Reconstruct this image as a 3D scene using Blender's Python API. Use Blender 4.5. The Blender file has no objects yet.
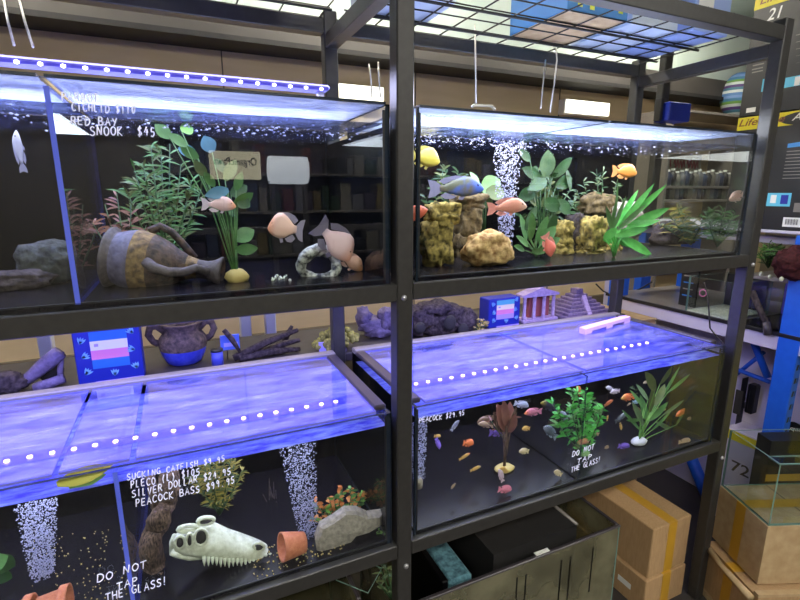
import bpy, math, random
from mathutils import Vector, Matrix, noise
random.seed(7)
R = random.Random(11)
col = bpy.context.scene.collection
V = Vector
PI = math.pi

# ------------------------------------------------------------------ camera
F, PITCH, YAW = 482.6, 0.2175, 0.4269
CAM = V((-0.4292, -0.9583, 1.5399))
cp, sp, cy_, sy_ = math.cos(PITCH), math.sin(PITCH), math.cos(YAW), math.sin(YAW)
FW = V((sy_*cp, cy_*cp, -sp)); RT = V((cy_, -sy_, 0)); UP = RT.cross(FW)

def at(px, py, **k):
    """world point where the sight line of a photo pixel meets the plane x=, y= or z="""
    d = FW*F + RT*(px-400) - UP*(py-300)
    (ax, val), = k.items()
    i = 'xyz'.index(ax)
    return CAM + d*((val-CAM[i])/d[i])
def atY(px, py, y): return at(px, py, y=y)
def mir(px, py, d):
    """a point of the shop behind the camera whose reflection in the front glass shows at this pixel"""
    p = at(px, py, y=d)
    return V((p.x, 0.02-d, p.z))

# ------------------------------------------------------------------ mesh builder
class MB:
    def __init__(s): s.v=[]; s.f=[]; s.m=[]; s.s=[]
    def add(s, vs, fs, m=0, sm=False):
        o=len(s.v); s.v += [V(x) for x in vs]
        for f in fs: s.f.append([i+o for i in f]); s.m.append(m); s.s.append(sm)
        return s
    def box(s, a, b, m=0):
        x0,y0,z0=a; x1,y1,z1=b
        return s.add([(x0,y0,z0),(x1,y0,z0),(x1,y1,z0),(x0,y1,z0),(x0,y0,z1),(x1,y0,z1),(x1,y1,z1),(x0,y1,z1)],
              [(0,3,2,1),(4,5,6,7),(0,1,5,4),(1,2,6,5),(2,3,7,6),(3,0,4,7)], m)
    def bbox(s, a, b, r=.003, m=0):
        """box with chamfered edges"""
        a=V(a); b=V(b); c=(a+b)/2; h=(b-a)/2; vs=[]; idx={}
        r=min(r,h.x*.9,h.y*.9,h.z*.9)
        for sx in(-1,1):
            for sy in(-1,1):
                for sz in(-1,1):
                    for ax in range(3):
                        q=V((sx*(h.x-r),sy*(h.y-r),sz*(h.z-r))); q[ax]=(sx,sy,sz)[ax]*h[ax]
                        idx[(sx,sy,sz,ax)]=len(vs); vs.append(c+q)
        fs=[]
        S=(-1,1)
        def K(ax,sa,o1,o2):
            t=[0,0,0]; t[ax]=sa; t[(ax+1)%3]=o1; t[(ax+2)%3]=o2; return tuple(t)
        for ax in range(3):
            for sa in S:
                q=[idx[K(ax,sa,u,v)+(ax,)] for u,v in((-1,-1),(1,-1),(1,1),(-1,1))]
                fs.append(q if sa>0 else q[::-1])
            a1,a2=(ax+1)%3,(ax+2)%3
            for u in S:
                for v in S:
                    k0=K(ax,-1,u,v); k1=K(ax,1,u,v)
                    q=[idx[k0+(a1,)],idx[k1+(a1,)],idx[k1+(a2,)],idx[k0+(a2,)]]
                    fs.append(q if u*v<0 else q[::-1])
        for sx in S:
            for sy in S:
                for sz in S:
                    q=[idx[(sx,sy,sz,k)] for k in range(3)]
                    fs.append(q if sx*sy*sz>0 else q[::-1])
        return s.add(vs,fs,m)
    def par(s, p, e1, e2, e3, m=0):
        p,e1,e2,e3=map(V,(p,e1,e2,e3))
        if e1.cross(e2).dot(e3)<0: e1,e2=e2,e1
        vs=[p,p+e1,p+e1+e2,p+e2]; vs+=[q+e3 for q in vs]
        return s.add(vs,[(0,3,2,1),(4,5,6,7),(0,1,5,4),(1,2,6,5),(2,3,7,6),(3,0,4,7)],m)
    def tube(s, pts, r, n=8, m=0, cap=True, sm=True, squash=None):
        pts=[V(p) for p in pts]; k=len(pts)
        rs=r if hasattr(r,'__len__') else [r]*k
        t0=(pts[1]-pts[0]).normalized()
        ref=V((0,0,1)) if abs(t0.z)<.9 else V((1,0,0))
        a=t0.cross(ref).normalized()
        vs=[]
        for i,p in enumerate(pts):
            t=(pts[min(i+1,k-1)]-pts[max(i-1,0)])
            if t.length<1e-9: t=t0
            t.normalize()
            a=(a-t*a.dot(t)).normalized(); b=t.cross(a)
            for j in range(n):
                w=2*PI*j/n
                vs.append(p+(a*math.cos(w)+b*math.sin(w))*rs[i])
        fs=[]
        for i in range(k-1):
            for j in range(n):
                fs.append((i*n+j,i*n+(j+1)%n,(i+1)*n+(j+1)%n,(i+1)*n+j))
        if cap: fs+= [tuple(range(n))[::-1], tuple((k-1)*n+j for j in range(n))]
        return s.add(vs,fs,m,sm)
    def lathe(s, prof, org, ax=(0,0,1), n=24, m=0, jit=0, ms=None, seed=0):
        """prof [(r,h)...] turned about axis ax through org"""
        ax=V(ax).normalized(); ref=V((0,0,1)) if abs(ax.z)<.9 else V((1,0,0))
        a=ax.cross(ref).normalized(); b=ax.cross(a); org=V(org); vs=[]
        for r,h in prof:
            for j in range(n):
                w=2*PI*j/n; d=a*math.cos(w)+b*math.sin(w)
                rr=r
                if jit: rr*=1+jit*noise.noise(d*2+ax*h*20+V((seed,0,0)))
                vs.append(org+ax*h+d*rr)
        o=len(s.v); s.v+=vs
        for i in range(len(prof)-1):
            for j in range(n):
                s.f.append([o+i*n+j,o+(i+1)*n+j,o+(i+1)*n+(j+1)%n,o+i*n+(j+1)%n]); s.m.append(ms[i] if ms else m); s.s.append(True)
        return s
    def blob(s, c, r, seed=0, amp=.25, freq=1.5, sub=3, box=0, m=0, sm=True, rot=None):
        """lumpy stone: icosphere pushed by noise, box>0 squares it off"""
        vs,fs=ico(sub); out=[]; r=V(r) if hasattr(r,'__len__') else V((r,r,r))
        for v in vs:
            q=v.copy()
            if box:
                mx=max(abs(q.x),abs(q.y),abs(q.z)); q=q*(1-box)+q/mx*box*.85
            n1=noise.fractal(v*freq+V((seed*7.3,seed*1.7,0)),.8,2.1,4)
            q=q*(1+amp*n1)
            q=V((q.x*r.x,q.y*r.y,q.z*r.z))
            if rot: q=rot@q
            out.append(V(c)+q)
        return s.add(out,fs,m,sm)
    def ball(s,c,r,sub=2,m=0): return s.blob(c,r,0,0,1,sub,0,m)
    def leaf(s, p, d, up, L, w, droop=.2, n=6, m=0, fold=.15, prof=None, tw=0):
        p=V(p); d=V(d).normalized(); up=V(up); side=d.cross(up)
        if side.length<1e-4: side=d.cross(V((1,0.2,0)))
        side.normalize(); nrm=side.cross(d).normalized(); vs=[]
        for i in range(n+1):
            t=i/n
            c=p+d*(L*t)+V((0,0,-droop*L*t*t))
            ww=(prof(t) if prof else math.sin(PI*min(1,t*.93+.07))**.8)*w/2
            sd=side*math.cos(tw*t)+nrm*math.sin(tw*t)
            vs+=[c-sd*ww+nrm*ww*fold*2,c,c+sd*ww+nrm*ww*fold*2]
        fs=[]
        for i in range(n):
            k=i*3; fs+=[(k,k+1,k+4,k+3),(k+1,k+2,k+5,k+4)]
        return s.add(vs,fs,m,True)
    def prism(s, poly, o, ex, ey, th, m=0):
        """2-D polygon in plane (o,ex,ey) pushed out by th along ex x ey"""
        o,ex,ey=V(o),V(ex),V(ey); nz=ex.cross(ey).normalized()*th; n=len(poly)
        vs=[o+ex*x+ey*y for x,y in poly]; vs+=[v+nz for v in vs]
        fs=[tuple(range(n))[::-1],tuple(range(n,2*n))]+[(i,(i+1)%n,n+(i+1)%n,n+i) for i in range(n)]
        return s.add(vs,fs,m)
    def quad(s,a,b,c,d,m=0): return s.add([a,b,c,d],[(0,1,2,3)],m)
    def disc(s,c,ex,ey,n=20,m=0):
        c,ex,ey=V(c),V(ex),V(ey)
        return s.add([c+ex*math.cos(2*PI*i/n)+ey*math.sin(2*PI*i/n) for i in range(n)],[tuple(range(n))],m)

_ico={}
def ico(sub):
    if sub in _ico: return _ico[sub]
    import bmesh
    bm=bmesh.new(); bmesh.ops.create_icosphere(bm,subdivisions=sub,radius=1)
    bm.verts.ensure_lookup_table()
    r=([v.co.copy() for v in bm.verts],[tuple(v.index for v in f.verts) for f in bm.faces]); bm.free()
    _ico[sub]=r; return r

def mk(name, mb, mats, parent=None, **props):
    off = parent.matrix_world.translation.copy() if parent else V((0,0,0))
    if parent is None and mb.v:
        lo=[min(v[i] for v in mb.v) for i in range(3)]; hi=[max(v[i] for v in mb.v) for i in range(3)]
        off=V(((lo[0]+hi[0])/2,(lo[1]+hi[1])/2,lo[2]))
    me=bpy.data.meshes.new(name)
    me.from_pydata([v-off for v in mb.v],[],mb.f); 
    for p,mi,sm in zip(me.polygons,mb.m,mb.s): p.material_index=mi; p.use_smooth=sm
    if not isinstance(mats,(list,tuple)): mats=[mats]
    for x in mats: me.materials.append(x)
    me.update()
    o=bpy.data.objects.new(name,me); col.objects.link(o)
    if parent: 
        o.parent=parent
        # a part of a part keeps world coordinates of its thing
    else: o.location=off; o.matrix_world=Matrix.Translation(off)
    for k,x in props.items(): o[k]=x
    return o
def sub(name, mb, mats, part, **props):
    """sub-part: geometry in world coordinates, child of a part whose origin is its thing's origin"""
    root=part.parent; off=root.matrix_world.translation
    me=bpy.data.meshes.new(name); me.from_pydata([v-off for v in mb.v],[],mb.f)
    for p,mi,sm in zip(me.polygons,mb.m,mb.s): p.material_index=mi; p.use_smooth=sm
    if not isinstance(mats,(list,tuple)): mats=[mats]
    for x in mats: me.materials.append(x)
    o=bpy.data.objects.new(name,me); col.objects.link(o); o.parent=part
    for k,x in props.items(): o[k]=x
    return o
def thing(name, label, cat, loc, group=None):
    o=bpy.data.objects.new(name,None); col.objects.link(o); o.empty_display_size=.05
    o.location=V(loc); o.matrix_world=Matrix.Translation(V(loc)); o['label']=label; o['category']=cat
    if group: o['group']=group
    return o
def tag(o,label,cat,group=None,kind=None):
    o['label']=label; o['category']=cat
    if group: o['group']=group
    if kind: o['kind']=kind
    return o
def struct(name, mb, mats): return mk(name, mb, mats, None, kind='structure')

# ------------------------------------------------------------------ materials
def srgb(c):
    return tuple((x/255/12.92 if x/255<=.04045 else ((x/255+.055)/1.055)**2.4) for x in c)+(1,)
def mat(name, c, rough=.6, c2=None, scale=20, bump=0, metal=0, emit=None, es=0, detail=4, spec=.5, contrast=1, stretch=None, transl=0):
    m=bpy.data.materials.new(name); m.use_nodes=True; nt=m.node_tree; b=nt.nodes['Principled BSDF']
    b.inputs['Base Color'].default_value=srgb(c); b.inputs['Roughness'].default_value=rough; b.inputs['Metallic'].default_value=metal
    b.inputs['Specular IOR Level'].default_value=spec
    if emit: b.inputs['Emission Color'].default_value=srgb(emit); b.inputs['Emission Strength'].default_value=es
    if c2 or bump:
        tc=nt.nodes.new('ShaderNodeTexCoord'); n=nt.nodes.new('ShaderNodeTexNoise'); n.inputs['Scale'].default_value=scale; n.inputs['Detail'].default_value=detail
        mp=nt.nodes.new('ShaderNodeMapping'); 
        if stretch: mp.inputs['Scale'].default_value=stretch
        nt.links.new(tc.outputs['Object'],mp.inputs[0]); nt.links.new(mp.outputs[0],n.inputs['Vector'])
        if c2:
            r=nt.nodes.new('ShaderNodeValToRGB'); r.color_ramp.elements[0].color=srgb(c); r.color_ramp.elements[1].color=srgb(c2)
            w=.22/contrast; r.color_ramp.elements[0].position=.5-w; r.color_ramp.elements[1].position=.5+w
            nt.links.new(n.outputs['Fac'],r.inputs[0]); nt.links.new(r.outputs[0],b.inputs['Base Color'])
        if bump:
            bp=nt.nodes.new('ShaderNodeBump'); bp.inputs['Strength'].default_value=bump; bp.inputs['Distance'].default_value=.004
            nt.links.new(n.outputs['Fac'],bp.inputs['Height']); nt.links.new(bp.outputs[0],b.inputs['Normal'])
    return m
def glow(name,c,s):
    m=bpy.data.materials.new(name); m.use_nodes=True; nt=m.node_tree
    nt.nodes.remove(nt.nodes['Principled BSDF']); e=nt.nodes.new('ShaderNodeEmission'); e.inputs[0].default_value=srgb(c); e.inputs[1].default_value=s
    nt.links.new(e.outputs[0],nt.nodes['Material Output'].inputs[0]); return m
def glass(name, tint=(255,255,255), f0=.06, gain=.94, rough=0.0, haze=0, hazec=(255,255,255), bump=0, bscale=30, streak=None, transl=.5, hvar=0, gtint=None, hazec2=None, h2s=1.6):
    """thin glass / water film: transparent + Schlick mirror + optional milky haze; no refraction"""
    m=bpy.data.materials.new(name); m.use_nodes=True; nt=m.node_tree; N=nt.nodes.new; L=nt.links.new
    nt.nodes.remove(nt.nodes['Principled BSDF']); out=nt.nodes['Material Output']
    tr=N('ShaderNodeBsdfTransparent'); tr.inputs[0].default_value=srgb(tint)
    gl=N('ShaderNodeBsdfGlossy'); gl.inputs['Roughness'].default_value=rough; gl.inputs['Color'].default_value=srgb(gtint or (255,255,255))
    ge=N('ShaderNodeNewGeometry'); dt=N('ShaderNodeVectorMath'); dt.operation='DOT_PRODUCT'
    L(ge.outputs['Incoming'],dt.inputs[0])
    nrm=None
    if bump or hvar:
        tc=N('ShaderNodeTexCoord'); mp=N('ShaderNodeMapping'); L(tc.outputs['Object'],mp.inputs[0])
        if streak: mp.inputs['Scale'].default_value=streak
        nz=N('ShaderNodeTexNoise'); nz.inputs['Scale'].default_value=bscale; nz.inputs['Detail'].default_value=5; L(mp.outputs[0],nz.inputs['Vector'])
    if bump:
        bp=N('ShaderNodeBump'); bp.inputs['Strength'].default_value=bump; bp.inputs['Distance'].default_value=.01
        L(nz.outputs['Fac'],bp.inputs['Height']); L(bp.outputs[0],gl.inputs['Normal']); L(bp.outputs[0],dt.inputs[1])
    else: L(ge.outputs['Normal'],dt.inputs[1])
    ab=N('ShaderNodeMath'); ab.operation='ABSOLUTE'; L(dt.outputs['Value'],ab.inputs[0])
    on=N('ShaderNodeMath'); on.operation='SUBTRACT'; on.inputs[0].default_value=1; L(ab.outputs[0],on.inputs[1])
    pw=N('ShaderNodeMath'); pw.operation='POWER'; pw.inputs[1].default_value=5; L(on.outputs[0],pw.inputs[0])
    ma=N('ShaderNodeMath'); ma.operation='MULTIPLY_ADD'; ma.inputs[1].default_value=gain; ma.inputs[2].default_value=f0; ma.use_clamp=True; L(pw.outputs[0],ma.inputs[0])
    base=tr.outputs[0]
    if haze:
        d=N('ShaderNodeBsdfDiffuse'); d.inputs[0].default_value=srgb(hazec); t=N('ShaderNodeBsdfTranslucent'); t.inputs[0].default_value=srgb(hazec)
        dm=N('ShaderNodeMixShader'); dm.inputs[0].default_value=transl; L(d.outputs[0],dm.inputs[1]); L(t.outputs[0],dm.inputs[2])
        if hazec2:
            n2=N('ShaderNodeTexNoise'); n2.inputs['Scale'].default_value=bscale*h2s; n2.inputs['Detail'].default_value=8; n2.inputs['Roughness'].default_value=.65; L(mp.outputs[0],n2.inputs['Vector'])
            cr=N('ShaderNodeValToRGB'); cr.color_ramp.elements[0].position=.36; cr.color_ramp.elements[1].position=.66; cr.color_ramp.elements[0].color=srgb(hazec); cr.color_ramp.elements[1].color=srgb(hazec2)
            L(n2.outputs['Fac'],cr.inputs[0]); L(cr.outputs[0],d.inputs[0]); L(cr.outputs[0],t.inputs[0])
        hm=N('ShaderNodeMixShader'); hm.inputs[0].default_value=haze; L(base,hm.inputs[1]); L(dm.outputs[0],hm.inputs[2])
        if hvar:
            mr=N('ShaderNodeMapRange'); mr.inputs[1].default_value=.35; mr.inputs[2].default_value=.65; mr.inputs[3].default_value=max(0,haze-hvar); mr.inputs[4].default_value=min(1,haze+hvar)
            L(nz.outputs['Fac'],mr.inputs[0]); L(mr.outputs[0],hm.inputs[0])
        base=hm.outputs[0]
    mx=N('ShaderNodeMixShader'); L(ma.outputs[0],mx.inputs[0]); L(base,mx.inputs[1]); L(gl.outputs[0],mx.inputs[2]); L(mx.outputs[0],out.inputs[0])
    return m
def banded(name, cols, axis='Z', freq=10, rough=.6):
    m=mat(name,cols[0],rough); nt=m.node_tree; N=nt.nodes.new; L=nt.links.new
    tc=N('ShaderNodeTexCoord'); sx=N('ShaderNodeSeparateXYZ'); L(tc.outputs['Object'],sx.inputs[0])
    mu=N('ShaderNodeMath'); mu.operation='MULTIPLY'; mu.inputs[1].default_value=freq; L(sx.outputs[axis],mu.inputs[0])
    fr=N('ShaderNodeMath'); fr.operation='FRACT'; L(mu.outputs[0],fr.inputs[0])
    r=N('ShaderNodeValToRGB'); r.color_ramp.interpolation='CONSTANT'
    while len(r.color_ramp.elements)<len(cols): r.color_ramp.elements.new(.5)
    for i,c in enumerate(cols): r.color_ramp.elements[i].position=i/len(cols); r.color_ramp.elements[i].color=srgb(c)
    L(fr.outputs[0],r.inputs[0]); L(r.outputs[0],nt.nodes['Principled BSDF'].inputs['Base Color']); return m

M={}
M['rack']=mat('rack_paint',(43,42,41),.42,(52,51,49),60,.05)
M['bolt']=mat('bolt_zinc',(200,200,205),.35,metal=.8)
M['wire']=mat('wire_black',(22,22,22),.5)
M['black']=mat('black_backing',(4,4,7),.45,spec=.08)
M['blackmat']=mat('black_mat',(20,20,22),.7,(28,27,28),30)
M['floor_dark']=mat('tank_base_dark',(16,15,20),.25,(24,22,29),40,spec=.25)
M['pane']=glass('aquarium_glass',(247,250,250),.042,.6)
M['edge']=mat('glass_edge_lit',(95,110,215),.2,spec=.6,emit=(80,90,230),es=.25)  # blue LED light on the divider edge, put in as colour and glow
M['edge_dark']=mat('glass_edge_dark',(34,44,58),.15)
M['edge_low']=mat('glass_edge_lilac',(120,120,200),.2)
M['edge_g']=mat('glass_edge_green',(110,140,130),.2)
M['silicone']=mat('silicone',(14,14,15),.5)
M['rim']=mat('rim_grey',(105,100,98),.3,(140,134,128),30,stretch=(3,60,60))
M['rim_dark']=mat('rim_dark',(60,55,60),.3)
M['lid_up']=glass('lid_glass_upper',(228,238,255),.08,.9,haze=.68,hazec=(205,214,255),hazec2=(252,253,255),hvar=.25,bscale=4,streak=(1,5,1),transl=.75)  # LED brightness put into the pale haze colours
M['lid_low']=glass('lid_glass_lower',(225,228,255),.08,.9,haze=.2,hazec=(150,150,250),hazec2=(225,230,255),hvar=.18,bscale=7,streak=(1,5,1),transl=.4)  # LED lilac and white sheen put into the haze colours
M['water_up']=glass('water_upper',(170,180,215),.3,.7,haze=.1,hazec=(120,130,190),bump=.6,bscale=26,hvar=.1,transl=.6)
M['water_low']=glass('water_lower',(110,110,235),.07,.9,haze=.88,hazec=(92,84,226),hazec2=(200,222,255),bump=.3,bscale=9,hvar=.12,streak=(1,4,1),transl=.3,h2s=1.8)  # LED glow and pale light streaks put into the water colours
M['bubble']=glass('bubble_white',(235,238,255),.2,.6,haze=.4,hazec=(225,225,255),transl=.5)
M['led']=glow('led_glow',(215,215,255),9)
M['led_mirrored']=glow('led_reflection_glow',(255,226,236),6)  # glow of the LED reflections on the lower lids
M['ledbar']=mat('led_bar_blue',(90,84,170),.35,emit=(50,40,230),es=.3)
M['dotclear']=glass('led_dot_strip_clear',(225,225,255),.06,.6,haze=.06,hazec=(170,170,255))
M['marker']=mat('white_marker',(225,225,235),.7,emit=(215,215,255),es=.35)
M['tubing']=mat('airline_tubing',(222,220,212),.35)
M['wood']=mat('tan_ply_wall',(206,182,140),.55,(222,200,160),2.2,detail=3,stretch=(1,1,5))
M['wall']=mat('painted_wall',(138,130,116),.7)
M['bulk']=mat('bulkhead_grey',(58,55,53),.6,(68,65,62),3)
M['ceil']=mat('ceiling_white',(176,190,184),.8,(164,178,172),2)
M['floor']=mat('shop_floor',(52,49,48),.5,(64,60,58),4)
M['skirt']=mat('wall_base_grey',(96,86,72),.6)
M['card']=mat('cardboard',(170,138,100),.8,(184,152,112),25,.2,stretch=(6,6,1),spec=.2)
M['card2']=mat('cardboard_pale',(190,166,128),.8,(172,144,106),30,.4,spec=.2)
M['tape']=mat('packing_tape',(196,150,48),.3)
M['white']=mat('white_plastic',(225,226,230),.4)
M['blue']=mat('blue_steel',(28,92,205),.4,(34,100,214),30)
M['bluedark']=mat('blue_plastic',(24,52,170),.4)
M['yellow']=mat('yellow_card',(224,208,40),.5)
M['terra']=mat('terracotta',(190,106,72),.75,(214,136,98),90,.3)
M['bone']=mat('resin_bone',(186,190,162),.7,(236,240,220),80,.5,detail=7,spec=.3)
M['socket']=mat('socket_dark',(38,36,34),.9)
M['ystone']=mat('yellow_rock',(58,52,28),.85,(186,164,92),75,1,contrast=1.2,detail=8,spec=.2)
M['bstone']=mat('brown_rock',(56,46,34),.85,(132,114,80),70,1,detail=8,spec=.2)
M['dimmirror']=mat('dim_reflection',(44,46,46),.85,(78,80,78),90,1,detail=8,spec=.2)  # dimness of a mirror image put into the colour
M['maroon']=mat('maroon_rock',(44,20,24),.85,(84,40,44),90,1,detail=8,spec=.2)
M['gold']=mat('golden_rock',(124,86,46),.8,(228,192,132),60,1,contrast=1.2,detail=8,spec=.2)
M['grey']=mat('grey_slate',(128,120,110),.85,(176,166,152),90,1,detail=8,spec=.2)
M['bark']=mat('driftwood_bark',(34,26,24),.9,(128,104,90),90,1,stretch=(3,3,.5),contrast=1.3,detail=7,spec=.2)
M['driftdark']=mat('dark_driftwood',(30,26,30),.9,(86,76,76),90,1,detail=7,spec=.2)
M['sand']=mat('cream_base',(206,186,118),.7,(190,166,96),30,.2)
M['wbase']=mat('white_base',(206,206,212),.6)
M['moss']=mat('moss_green',(96,98,46),.9,(170,164,86),90,.8)
for n,a,b in (('leaf',(58,120,62),(92,156,76)),('leafdark',(26,60,30),(48,88,44)),('leafbright',(52,150,56),(104,200,92)),('leafpale',(112,156,96),(140,180,116)),
              ('leafblue',(70,120,150),(90,140,170)),('leafolive',(72,92,54),(104,116,70)),('leafred',(112,68,66),(140,96,80)),('leafyel',(138,128,56),(166,150,70)),
              ('leafgrey',(70,98,68),(104,128,92)),('leafbanana',(196,190,60),(214,204,84)),('flower',(214,120,60),(222,150,90)),('leaflime',(96,150,66),(128,178,84)),('leaflive',(64,106,58),(92,140,78))):
    M[n]=mat(n,a,.5,b,30)

# ------------------------------------------------------------------ the room
b=MB().box((-5,-6,-.05),(5.5,2.2,0)); struct('floor',b,M['floor'])
b=MB().box((-5,2.0,0.7),(5.5,2.1,2.9)); struct('wall_back',b,M['wood'])
b=MB().box((-5,1.85,2.44),(5.5,2.0,2.9)); struct('trim_9',b,M['ceil'])
b=MB().box((-5,1.97,0),(5.5,2.1,.7)); struct('baseboard_back',b,M['skirt'])
b=MB().box((-5,1.8,2.31),(5.5,2.0,2.44)).box((-5,1.78,2.285),(5.5,1.999,2.31),1); struct('trim_1',b,[M['bulk'],M['blackmat']])
b=MB().box((-5,-6,2.9),(5.5,2.1,2.95)); struct('ceiling',b,M['ceil'])
b=MB().box((5.0,-6,0),(5.1,2.1,2.9)); struct('wall_right',b,M['wall'])
b=MB().box((-5.1,-6,0),(-5,2.1,2.9)); struct('wall_left',b,M['wall'])
b=MB().box((-5,-6.1,0),(5.5,-6,2.9)); struct('wall_front',b,M['wall'])
for i,x in enumerate((-.14,1.02,2.2,3.2)):
    b=MB().box((x,1.994,.7),(x+.006,2.0,2.285)); struct('trim_%d'%(i+2),b,M['skirt'])
M['panel']=glow('light_panel',(255,250,240),42); M['reflection_soft']=glow('wall_reflection_glow',(255,250,226),3); M['batten']=glow('batten_tube',(255,246,228),150)
lights=[(-1.9,-2.2),(.3,-2.2),(2.5,-2.2),(-1.9,-4.2),(.3,-4.2),(2.5,-4.2)]
for i,(x,y) in enumerate(lights):
    t=thing('ceiling_light','fluorescent ceiling panel of the %s shop row facing the tanks, %s one'%(('nearer','farther')[i//3],('first','middle','last')[i%3]),'light',(x,y,2.84),'shop ceiling lights')
    mk('frame',MB().box((x-.64,y-.19,2.845),(x+.64,y+.19,2.9)),M['white'],t)
    mk('glow_face',MB().box((x-.6,y-.15,2.838),(x+.6,y+.15,2.846)),M['panel'],t)
for i,(x,lab) in enumerate(((-1.4,'fluorescent batten hung behind the tanks on the far left'),(0.6,'fluorescent batten hung behind the centre post of the rack'),(2.6,'fluorescent batten hung behind the right end of the rack'))):
    t=thing('ceiling_batten',lab,'light',(x,1.25,2.8),'battens over the back aisle')
    mk('housing',MB().box((x-.62,1.2,2.83),(x+.62,1.3,2.9)),M['white'],t)
    mk('tube',MB().tube([(x-.6,1.25,2.815),(x+.6,1.25,2.815)],.02),M['batten'],t)

# ------------------------------------------------------------------ the rack
PW=.04; BH=.039; W=1.2656; D=.509; Z1,Z2,Z3=.6359,1.3039,1.9882
XL=-1.3056
rack=thing('shelving_rack','tall black square-tube steel rack carrying four aquariums in two bays','rack',(0,.27,0))
posts=[(XL,0),(0,0),(W,0),(XL,D),(0,D),(W,D)]
for x,y in posts: mk('post',MB().bbox((x,y,0),(x+PW,y+PW,2.05),.003),M['rack'],rack)
bays=[(XL+PW,0),(PW,W)]
for z in (Z1,Z2,Z3):
    for x0,x1 in bays:
        for y in (0,D): mk('beam',MB().bbox((x0,y,z),(x1,y+PW,z+BH),.002),M['rack'],rack)
    for x in (XL,0,W):
        zz=z-(.04 if z==Z3 else 0)
        mk('side_rail',MB().bbox((x+.002,PW,zz),(x+PW-.002,D,zz+BH),.002),M['rack'],rack)
for px,py in ((404,298),(406,566)):
    p=at(px,py,y=0); mk('bolt',MB().lathe([(0,-.005),(.005,-.005),(.007,-.001),(.007,0)],(p.x,0,p.z),(0,1,0),12),M['bolt'],rack)
for px,py in ((750,265),(721,458)):
    p=at(px,py,y=0); mk('bolt',MB().lathe([(0,-.005),(.005,-.005),(.007,-.001),(.007,0)],(W+.022,0,p.z),(0,1,0),12),M['bolt'],rack)
# wire decks on the top level
for x0,x1 in bays:
    b=MB(); n=11
    for i in range(n+1):
        x=x0+.01+(x1-x0-.02)*i/n; b.tube([(x,.01,Z3+BH+.003),(x,D+.03,Z3+BH+.003)],.0022,5)
    for j in range(7):
        y=.02+(D)*j/6; b.tube([(x0,y,Z3+BH+.006),(x1,y,Z3+BH+.006)],.0022,5)
    for y in (.09,.27,.43): b.tube([(x0,y,Z3+BH-.004),(x1,y,Z3+BH-.004)],.004,6)
    mk('wire_deck',b,M['wire'],rack)

# ------------------------------------------------------------------ handwriting
G={'A':[[(0,0),(.45,1),(.9,0)],[(.15,.38),(.78,.38)]],'B':[[(0,0),(0,1)],[(-.05,1),(.5,.98),(.66,.76),(.45,.54),(0,.52)],[(.4,.54),(.78,.36),(.66,.05),(0,0)]],
'C':[[(.85,.85),(.5,1),(.12,.75),(.05,.35),(.35,0),(.85,.12)]],'D':[[(.05,0),(.1,1)],[(.04,.98),(.45,1),(.85,.72),(.85,.3),(.45,0),(.03,.02)]],
'E':[[(.75,1),(.05,.97)],[(.05,1),(.03,.02)],[(.03,.02),(.78,0)],[(.05,.5),(.65,.52)]],'F':[[(.8,1),(.05,.97)],[(.05,1),(.03,0)],[(.05,.52),(.65,.54)]],
'G':[[(.85,.85),(.45,1),(.1,.7),(.08,.3),(.4,0),(.85,.1),(.85,.42),(.5,.42)]],'H':[[(.05,1),(.05,0)],[(.8,1),(.8,0)],[(.05,.5),(.8,.5)]],
'I':[[(.38,1),(.36,0)]],'K':[[(.05,1),(.05,0)],[(.8,1),(.08,.45),(.85,0)]],'L':[[(.1,1),(.05,.03)],[(.05,.03),(.55,0)]],
'N':[[(.03,0),(.08,1)],[(.08,1),(.72,.03)],[(.72,.03),(.8,1)]],'O':[[(.45,1),(.1,.75),(.08,.3),(.4,0),(.8,.2),(.85,.7),(.45,1)]],
'P':[[(.05,0),(.06,.5),(.08,1)],[(-.02,.98),(.55,.98),(.74,.74),(.5,.5),(.06,.47)]],'R':[[(.05,0),(.06,.5),(.08,1)],[(.05,1),(.55,.98),(.72,.75),(.5,.52),(.06,.5)],[(.4,.5),(.85,0)]],
'S':[[(.8,.88),(.45,1),(.12,.8),(.3,.55),(.7,.42),(.78,.15),(.4,0),(.02,.12)]],'T':[[(.4,1),(.4,0)],[(-.05,.98),(.9,1)]],
'U':[[(.05,1),(.06,.3),(.3,0),(.65,.05),(.8,.4),(.8,1)]],'V':[[(.02,1),(.4,0),(.82,1)]],'Y':[[(.02,1),(.4,.5)],[(.82,1),(.3,0)]],
'$':[[(.8,.85),(.4,.95),(.15,.75),(.4,.52),(.75,.38),(.65,.1),(.1,.1)],[(.5,1.15),(.38,-.15)]],'0':[[(.4,1),(.1,.7),(.1,.25),(.4,0),(.7,.3),(.72,.75),(.4,1)]],
'1':[[(.2,.8),(.4,1),(.35,0)]],'2':[[(.1,.8),(.4,1),(.7,.75),(.1,0),(.75,.02)]],'4':[[(.5,1),(.08,.35),(.8,.38)],[(.6,.7),(.55,0)]],
'5':[[(.75,1),(.2,.98),(.15,.58),(.6,.55),(.72,.25),(.4,0),(.08,.1)]],'9':[[(.7,.75),(.4,1),(.12,.75),(.35,.52),(.68,.7),(.6,0)]],
'7':[[(.05,1),(.75,1),(.3,0)]],'.':[[(.3,0),(.36,.06)]],'(':[[(.5,1.1),(.25,.5),(.45,-.1)]],')':[[(.2,1.1),(.5,.5),(.25,-.1)]],'!':[[(.35,1),(.32,.3)],[(.3,.02),(.32,.08)]],' ':[]}
def smooth(P,n=4):
    if len(P)<4: return P
    out=[]
    for i in range(len(P)-1):
        a,b_,c,d=P[max(i-1,0)],P[i],P[i+1],P[min(i+2,len(P)-1)]
        for k in range(n):
            t=k/n; out.append(.5*((2*b_)+(c-a)*t+(2*a-5*b_+4*c-d)*t*t+(3*b_-a-3*c+d)*t**3))
    return out+[P[-1]]
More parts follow.
